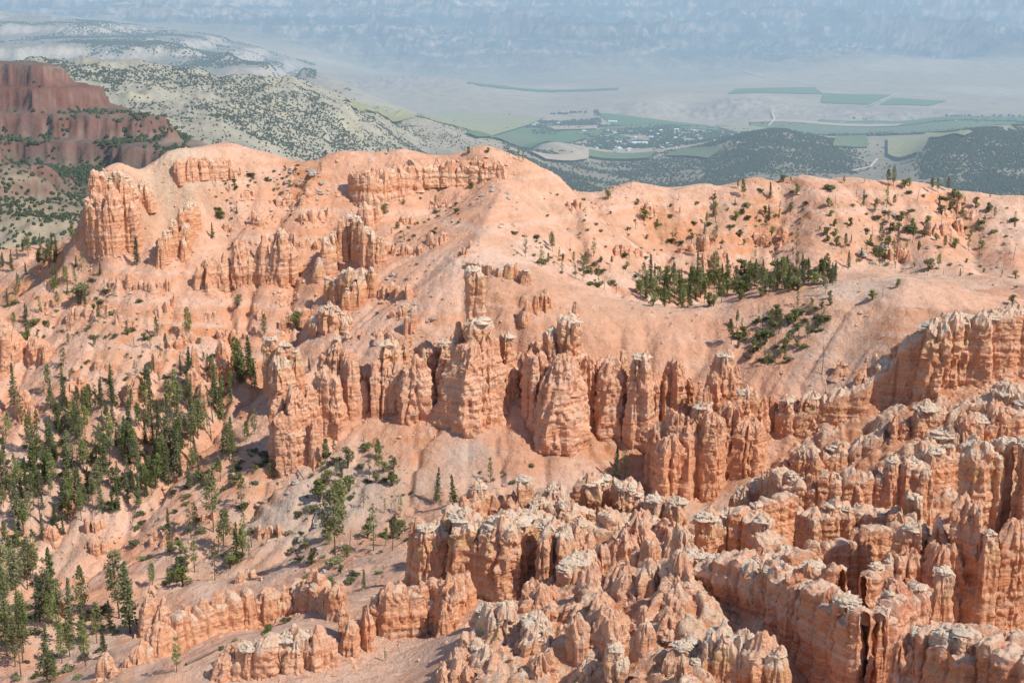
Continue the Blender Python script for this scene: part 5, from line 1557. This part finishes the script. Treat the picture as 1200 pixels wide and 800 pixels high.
fc = lerp(fc, np.clip(m_low*1.3, 0, 1)*.85, A3(.34, .295, .245))
fc = lerp(fc, np.clip(m_low*1.3, 0, 1)*sstep(-.1, -.6, n_a)*.6, A3(.22, .19, .17))
fc = lerp(fc, np.clip(m_mesa, 0, 1), A3(.25, .225, .175))
fc = lerp(fc, np.clip(m_mesa, 0, 1)*sstep(.25, .6, fsl), A3(.42, .36, .29))
mt = m_mtn*1.0
fc = lerp(fc, mt, A3(.085, .115, .125))
gull = ridged(FX/330+.4*n2_+FY/2600, FY/1500, FH/260, 5)-1.1
fc = lerp(fc, mt*sstep(.50, .70, fsl*.8+.35*gull+.15*n1_+.25*n3_)*.5, A3(.40, .32, .27))
fc = lerp(fc, mt*sstep(.75, .9, fsl*.5+.4*gull+.5*n2_+.3*n3_)*.5, A3(.55, .42, .33))
_mb = perlin(FX/9000, FY/9000, FH/38)+.5*perlin(FX/4000, FY/4000, FH/14)
fc = lerp(fc, mt*sstep(.22, .34, _mb+.25*n3_)*sstep(.12, .25, fsl)*.55*sstep(-120, 60, FH), A3(.50, .40, .32))
fc = lerp(fc, mt*sstep(.15, .3, -_mb+.25*n3_)*.3, A3(.06, .09, .10))
_cl = np.abs((FH/120+.35*n1_+.12*n3_) % 1-.5)
fc = lerp(fc, mt*sstep(.09, .05, _cl)*sstep(-.3, .2, n2_)*.5, A3(.52, .43, .35))
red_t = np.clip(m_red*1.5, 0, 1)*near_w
fc = lerp(fc, red_t, A3(.165, .118, .092))  # red butte: rock colour darkened throughout to paint in a cloud shadow
fc = lerp(fc, red_t*sstep(.6, 1.1, fsl), A3(.190, .098, .075))
fc = lerp(fc, red_t*sstep(.5, .9, perlin(FX/400, FY/400, FH/14))*.45, A3(.25, .175, .145))
_rb = perlin(FX/500, FY/500, FH/7)
fc = lerp(fc, red_t*sstep(.1, .5, _rb)*.6, A3(.27, .19, .15))
fc = lerp(fc, red_t*sstep(.1, .5, -_rb)*.6, A3(.17, .07, .05))
fc = lerp(fc, red_t*sstep(-165, -190, FH)*.6, A3(.15, .13, .095))
fc = lerp(fc, sstep(1600, 1150, FY)*sstep(ba(200), ba(260), AZ)*.8, A3(.48, .27, .17))
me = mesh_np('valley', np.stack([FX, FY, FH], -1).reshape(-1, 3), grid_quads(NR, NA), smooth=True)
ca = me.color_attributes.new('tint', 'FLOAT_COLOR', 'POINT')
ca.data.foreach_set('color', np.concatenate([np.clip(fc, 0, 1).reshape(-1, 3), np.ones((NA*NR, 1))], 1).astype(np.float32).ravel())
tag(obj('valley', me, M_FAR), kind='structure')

_FYS = np.exp(np.linspace(math.log(1150), math.log(24000), 2600))


def fground(u, v, Ymin=1150):
    x, y, z = W(u, v, _FYS)
    hit = np.nonzero((z <= fhgt(x, y)) & (_FYS > Ymin))[0]
    if len(hit) == 0: return None
    k = hit[0]
    return float(x[k]), float(y[k]), float(fhgt(x[k:k+1], y[k:k+1])[0])


def flat_mat(name, c, sc=0.02, amt=0.35):
    n = NT(name); p = n.pos()
    f = n.noise(n.scale(p, (1, 1, 1)), sc, 5, 0.6)
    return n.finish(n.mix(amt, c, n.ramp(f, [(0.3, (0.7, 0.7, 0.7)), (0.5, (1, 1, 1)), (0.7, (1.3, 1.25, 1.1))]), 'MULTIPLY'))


M_FIELD = [flat_mat('alfalfa', (0.115, 0.185, 0.085)), flat_mat('meadow', (0.150, 0.190, 0.100)), flat_mat('hay_stubble', (0.30, 0.29, 0.16)), flat_mat('bare_field', (0.40, 0.33, 0.25))]
M_ROAD = flat_mat('gravel_road', (0.55, 0.49, 0.41))


def drape(name, poly_px, mat, lift, n=14):
    """four-cornered sheet laid on the valley floor"""
    c = [fground(*p, 9300 if (min(q[1] for q in poly_px) < 128 and poly_px[0][0] > 850) else 1150) for p in poly_px]
    if any(q is None for q in c): return
    c = np.array(c)[:, :2]
    s = np.linspace(0, 1, n)[:, None, None]; t = np.linspace(0, 1, n)[None, :, None]
    p = (c[0]*(1-t)+c[1]*t)*(1-s)+(c[3]*(1-t)+c[2]*t)*s
    z = fhgt(p[..., 0], p[..., 1])+lift
    tag(obj(name, mesh_np(name, np.concatenate([p, z[..., None]], -1).reshape(-1, 3), grid_quads(n, n)), mat), kind='structure')


for i, (m, q) in enumerate([
    (0, [(500, 137), (620, 139), (640, 146), (530, 146)]), (1, [(530, 146), (650, 146), (690, 152), (560, 156)]), (0, [(590, 152), (690, 150), (740, 162), (640, 163)]),
    (0, [(700, 134), (760, 140), (860, 148), (720, 147)]), (1, [(720, 147), (870, 149), (860, 154), (700, 153)]), (0, [(862, 105), (955, 103), (965, 111), (852, 111)]),
    (0, [(965, 110), (1045, 112), (1022, 124), (962, 121)]), (0, [(1046, 116), (1110, 119), (1090, 131), (1030, 127)]), (1, [(1100, 125), (1200, 129), (1200, 138), (1096, 134)]),
    (1, [(980, 161), (1014, 160), (1018, 174), (976, 173)]), (0, [(950, 150), (1050, 149), (1060, 156), (960, 158)]), (2, [(1050, 150), (1180, 148), (1190, 155), (1060, 157)]),
    (0, [(548, 97), (725, 104), (725, 106), (548, 99)]), (1, [(800, 176), (850, 174), (830, 188), (780, 184)]), (2, [(840, 150), (940, 148), (960, 152), (860, 156)]),
    (0, [(960, 141), (1200, 139), (1200, 144), (960, 145)]), (1, [(880, 145), (1190, 145), (1200, 148), (880, 149)]), (0, [(545, 158), (660, 156), (690, 162), (560, 164)]), (2, [(1085, 158), (1140, 157), (1130, 162), (1080, 163)]),
    (3, [(640, 150), (700, 149), (700, 153), (650, 154)]), (1, [(690, 178), (770, 180), (760, 188), (690, 186)]), (3, [(620, 180), (690, 178), (690, 188), (640, 190)]), (2, [(400, 124), (520, 131), (640, 139), (480, 137)]),
    (3, [(880, 143), (1060, 147), (1050, 150), (880, 146)]), (2, [(1040, 164), (1090, 162), (1080, 182), (1040, 184)]), (3, [(830, 150), (838, 150), (838, 151), (830, 151)])]):
    drape('field', q, M_FIELD[m], 3.0+0.4*i)
for i, pts in enumerate([[(1052, 112), (1036, 118), (1024, 124), (1016, 126)], [(905, 133), (908, 142), (900, 150)], [(870, 84), (900, 92), (950, 100), (1010, 107)], [(1000, 204), (1020, 200), (1028, 190)]]):
    g = [fground(*p) for p in pts]
    if any(q is None for q in g): continue
    g = np.array(g); P = []
    for a, b in zip(g[:-1], g[1:]):
        for t in np.linspace(0, 1, 12): P.append(a*(1-t)+b*t)
    P = np.array(P)[:, :2]; d = np.gradient(P, axis=0); d /= np.linalg.norm(d, axis=1)[:, None]+1e-9
    nrm = np.stack([-d[:, 1], d[:, 0]], 1); w = 4.5
    E_ = np.stack([P-nrm*w, P+nrm*w], 1)
    z = fhgt(E_[..., 0], E_[..., 1])+12.5+0.3*i
    tag(obj('road', mesh_np('road', np.concatenate([E_, z[..., None]], -1).reshape(-1, 3), grid_quads(len(P), 2)), M_ROAD), kind='structure')

# woodland too far away to count
_oct = np.array([[1, 0, .4], [0, 1, .4], [-1, 0, .4], [0, -1, .4], [.5, .5, 1.1], [-.5, .4, 1.25], [-.3, -.5, 1.0], [.4, -.5, 1.2], [.7, .7, .1], [-.7, .7, .1], [-.7, -.7, .1], [.7, -.7, .1]])
_of = np.array([[0, 8, 4], [8, 1, 4], [1, 9, 5], [9, 2, 5], [2, 10, 6], [10, 3, 6], [3, 11, 7], [11, 0, 7], [4, 1, 5], [5, 2, 6], [6, 3, 7], [7, 0, 4], [4, 5, 6], [4, 6, 7]])
M_WOOD = leaf_mat('far_woodland', (0.085, 0.100, 0.058), 0.1)
M_WOOD2 = leaf_mat('town_trees', (0.075, 0.115, 0.055), 0.1)


def wood(name, n, amin, amax, Y0, Y1, mask, r0, r1, seed, mat=None):
    rg = np.random.default_rng(seed)
    a = rg.uniform(amin, amax, n*6); l = rg.uniform(math.log(Y0), math.log(Y1), n*6)
    Y = np.exp(l); X = a*Y
    k = rg.random(n*6) < np.clip(mask(X, Y, a), 0, 1)
    X, Y = X[k][:n], Y[k][:n]; Z = fhgt(X, Y)
    m = len(X)
    if m == 0: return
    r = rg.uniform(r0, r1, (m, 1, 1)); th = rg.uniform(0, 6.28, m)
    o = _oct[None]*np.array([1, 1, 1.15])*r*rg.uniform(.8, 1.25, (m, len(_oct), 1))
    c, s = np.cos(th)[:, None], np.sin(th)[:, None]
    v = np.stack([o[..., 0]*c-o[..., 1]*s+X[:, None], o[..., 0]*s+o[..., 1]*c+Y[:, None], o[..., 2]+Z[:, None]-0.15*r[..., 0]], -1).reshape(-1, 3)
    f = (_of[None]+(np.arange(m)*len(_oct))[:, None, None]).reshape(-1, 3)
    tag(obj(name, mesh_np(name, v, None, f), mat or M_WOOD), kind='stuff')


nz = lambda X, Y, s, k=0: fbm(X/s+k, Y/s, o=3)
gap = lambda a: 1-.93*sstep(ba(965), ba(1000), a)*sstep(ba(1085), ba(1055), a)
wood('woodland', 2200, ba(-40), ba(235), 1560, 1900, lambda X, Y, a: (sstep(-120, -160, fhgt(X, Y))*.8+.05)*sstep(-.3, .3, nz(X, Y, 90)), 1.4, 3.2, 1)
wood('juniper_scrub', 1300, ba(-40), ba(140), 1180, 1520, lambda X, Y, a: .25+.6*sstep(-.1, .4, nz(X, Y, 60, 5)), 1.0, 2.3, 2)
wood('woodland', 42000, ba(-40), ba(600), 2700, 6000, lambda X, Y, a: sstep(-.25, .45, nz(X, Y, 260, 3)+.2*nz(X, Y, 60))*sstep(ba(600), ba(430), a)*.8+.05, 1.3, 2.7, 3)
wood('woodland', 14000, ba(590), ba(1240), 4000, 5750, lambda X, Y, a: gap(a)*(.06+.7*sstep(-.2, .35, nz(X, Y, 330, 8)))*np.where(a < ba(700), sstep(5600, 5400, Y), 1), 2.4, 4.6, 4)
wood('woodland', 6000, ba(820), ba(1000), 4700, 5700, lambda X, Y, a: gap(a)*(.1+.6*sstep(-.3, .3, nz(X, Y, 200, 2))), 2.5, 5, 5)
wood('woodland', 7000, ba(1050), ba(1240), 4200, 5300, lambda X, Y, a: gap(a)*(.08+.6*sstep(-.3, .3, nz(X, Y, 260, 2))), 2.4, 4.6, 6)
wood('woodland', 14000, ba(-40), ba(380), 7300, 12500, lambda X, Y, a: sstep(-.1, .45, nz(X, Y, 700, 4))*.9, 3.5, 7, 7)
wood('woodland', 900, ba(400), ba(700), 7000, 8800, lambda X, Y, a: sstep(.2, .5, nz(X, Y, 500, 9)), 5, 9, 8)
wood('town_trees', 2800, ba(660), ba(885), 5900, 7700, lambda X, Y, a: sstep(-.1, .3, nz(X, Y, 170, 1)+.2)*sstep(ba(660), ba(720), a), 4, 9, 9, M_WOOD2)
wood('farm_trees', 900, ba(880), ba(1200), 6000, 8600, lambda X, Y, a: sstep(.25, .45, nz(X, Y, 420, 6)), 5, 10, 10, M_WOOD2)
wood('farm_trees', 260, ba(520), ba(700), 6900, 8000, lambda X, Y, a: sstep(.3, .5, nz(X, Y, 260, 16)), 5, 10, 11, M_WOOD2)

# the valley town
M_WALL = [flat_mat('white_siding', (.56, .55, .52)), flat_mat('tan_siding', (.50, .42, .33)), flat_mat('brick', (.38, .22, .16))]
M_ROOF = [flat_mat('pale_metal_roof', (.60, .61, .63)), flat_mat('grey_shingle', (.30, .29, .29)), flat_mat('red_shingle', (.33, .16, .12))]


def house(p, w, l, h, rz, wm, rm, label, group):
    r = empty('house', p, label, 'house', group); r.rotation_euler = (0, 0, rz)
    a, b = w/2, l/2
    v = [(-a, -b, -3), (a, -b, -3), (a, b, -3), (-a, b, -3), (-a, -b, h), (a, -b, h), (a, b, h), (-a, b, h), (0, -b, h+w*.28), (0, b, h+w*.28)]
    obj('wall', mesh_np('wall', v, [[0, 1, 5, 4], [1, 2, 6, 5], [2, 3, 7, 6], [3, 0, 4, 7]], [[4, 5, 8], [6, 7, 9]]), M_WALL[wm], r)
    e = .7; k = w*.28/a*e
    v = [(-a-e, -b-e, h-k+.2), (-a-e, b+e, h-k+.2), (0, b+e, h+w*.28+.2), (0, -b-e, h+w*.28+.2), (a+e, -b-e, h-k+.2), (a+e, b+e, h-k+.2)]
    obj('roof', mesh_np('roof', v, [[0, 3, 2, 1], [3, 4, 5, 2]]), M_ROOF[rm], r)


TR = random.Random(99)
nh = 0
for (u0, u1, v0, v1, n, wh, gr) in [(668, 800, 152, 176, 62, 'in the middle of the valley town', 'houses of the valley town'), (800, 868, 152, 170, 14, 'among the trees at the right end of the valley town', 'houses at the right end of town'),
                                    (560, 690, 144, 150, 10, 'beside the green fields left of the town', 'farm buildings left of town'), (870, 1190, 140, 154, 20, 'on the farmland right of the town', 'farm buildings right of town'), (680, 760, 176, 184, 8, 'at the near edge of the valley town', 'houses at the near edge of town')]:
    for i in range(n):
        q = fground(TR.uniform(u0, u1), TR.uniform(v0, v1), 4500)
        if q is None: continue
        rm = TR.choices([0, 1, 2], [5, 2, 1])[0]
        house(q, TR.uniform(9, 15), TR.uniform(14, 26), TR.uniform(4, 6), TR.choice([0, 1.57])+TR.gauss(0.2, .1), TR.choice([0, 0, 1, 2]), rm,
              ['small pale roofed house ', 'small grey roofed house ', 'small red roofed house '][rm]+wh, ['pale roofed ', 'grey roofed ', 'red roofed '][rm]+gr)
q = fground(750, 170, 4500)
if q: house(q, 26, 70, 8, 1.45, 0, 0, 'long white building with a bright roof in the middle of the valley town', None)
q = fground(718, 144, 4500)
if q: house(q, 20, 50, 7, 1.2, 0, 0, 'long pale barn by itself above the valley town', None)

# ------------------------------------------------------------------ daylight
SUN_EL, SUN_AZ = 47.0, 122.0                     # azimuth clockwise from the viewing direction (+Y)
wd = bpy.data.worlds.new('World'); bpy.context.scene.world = wd; wd.use_nodes = True
nt = wd.node_tree; nt.nodes.clear()
sky = nt.nodes.new('ShaderNodeTexSky'); sky.sky_type = 'NISHITA'; sky.sun_disc = False
sky.sun_elevation = math.radians(SUN_EL); sky.sun_rotation = math.radians(SUN_AZ)
sky.altitude = 2500.0; sky.dust_density = 1.2
bg = nt.nodes.new('ShaderNodeBackground'); bg.inputs['Strength'].default_value = 0.17
wo = nt.nodes.new('ShaderNodeOutputWorld')
nt.links.new(sky.outputs[0], bg.inputs['Color']); nt.links.new(bg.outputs[0], wo.inputs['Surface'])
sl = bpy.data.lights.new('sun', 'SUN'); sl.energy = 4.5; sl.angle = math.radians(0.6); sl.color = (1.0, 0.94, 0.83)
sun = bpy.data.objects.new('sun', sl); C.objects.link(sun)
az, el = math.radians(SUN_AZ), math.radians(SUN_EL)
from mathutils import Vector
_sd = Vector((math.sin(az)*math.cos(el), math.cos(az)*math.cos(el), math.sin(el)))
sun.rotation_euler = _sd.to_track_quat('Z', 'Y').to_euler()
sc = bpy.context.scene
sc.view_settings.view_transform = 'Standard'; sc.view_settings.look = 'None'
sc.view_settings.exposure = 0.0; sc.view_settings.gamma = 1.0
sc.cycles.max_bounces = 5; sc.cycles.diffuse_bounces = 3; sc.cycles.use_denoising = True
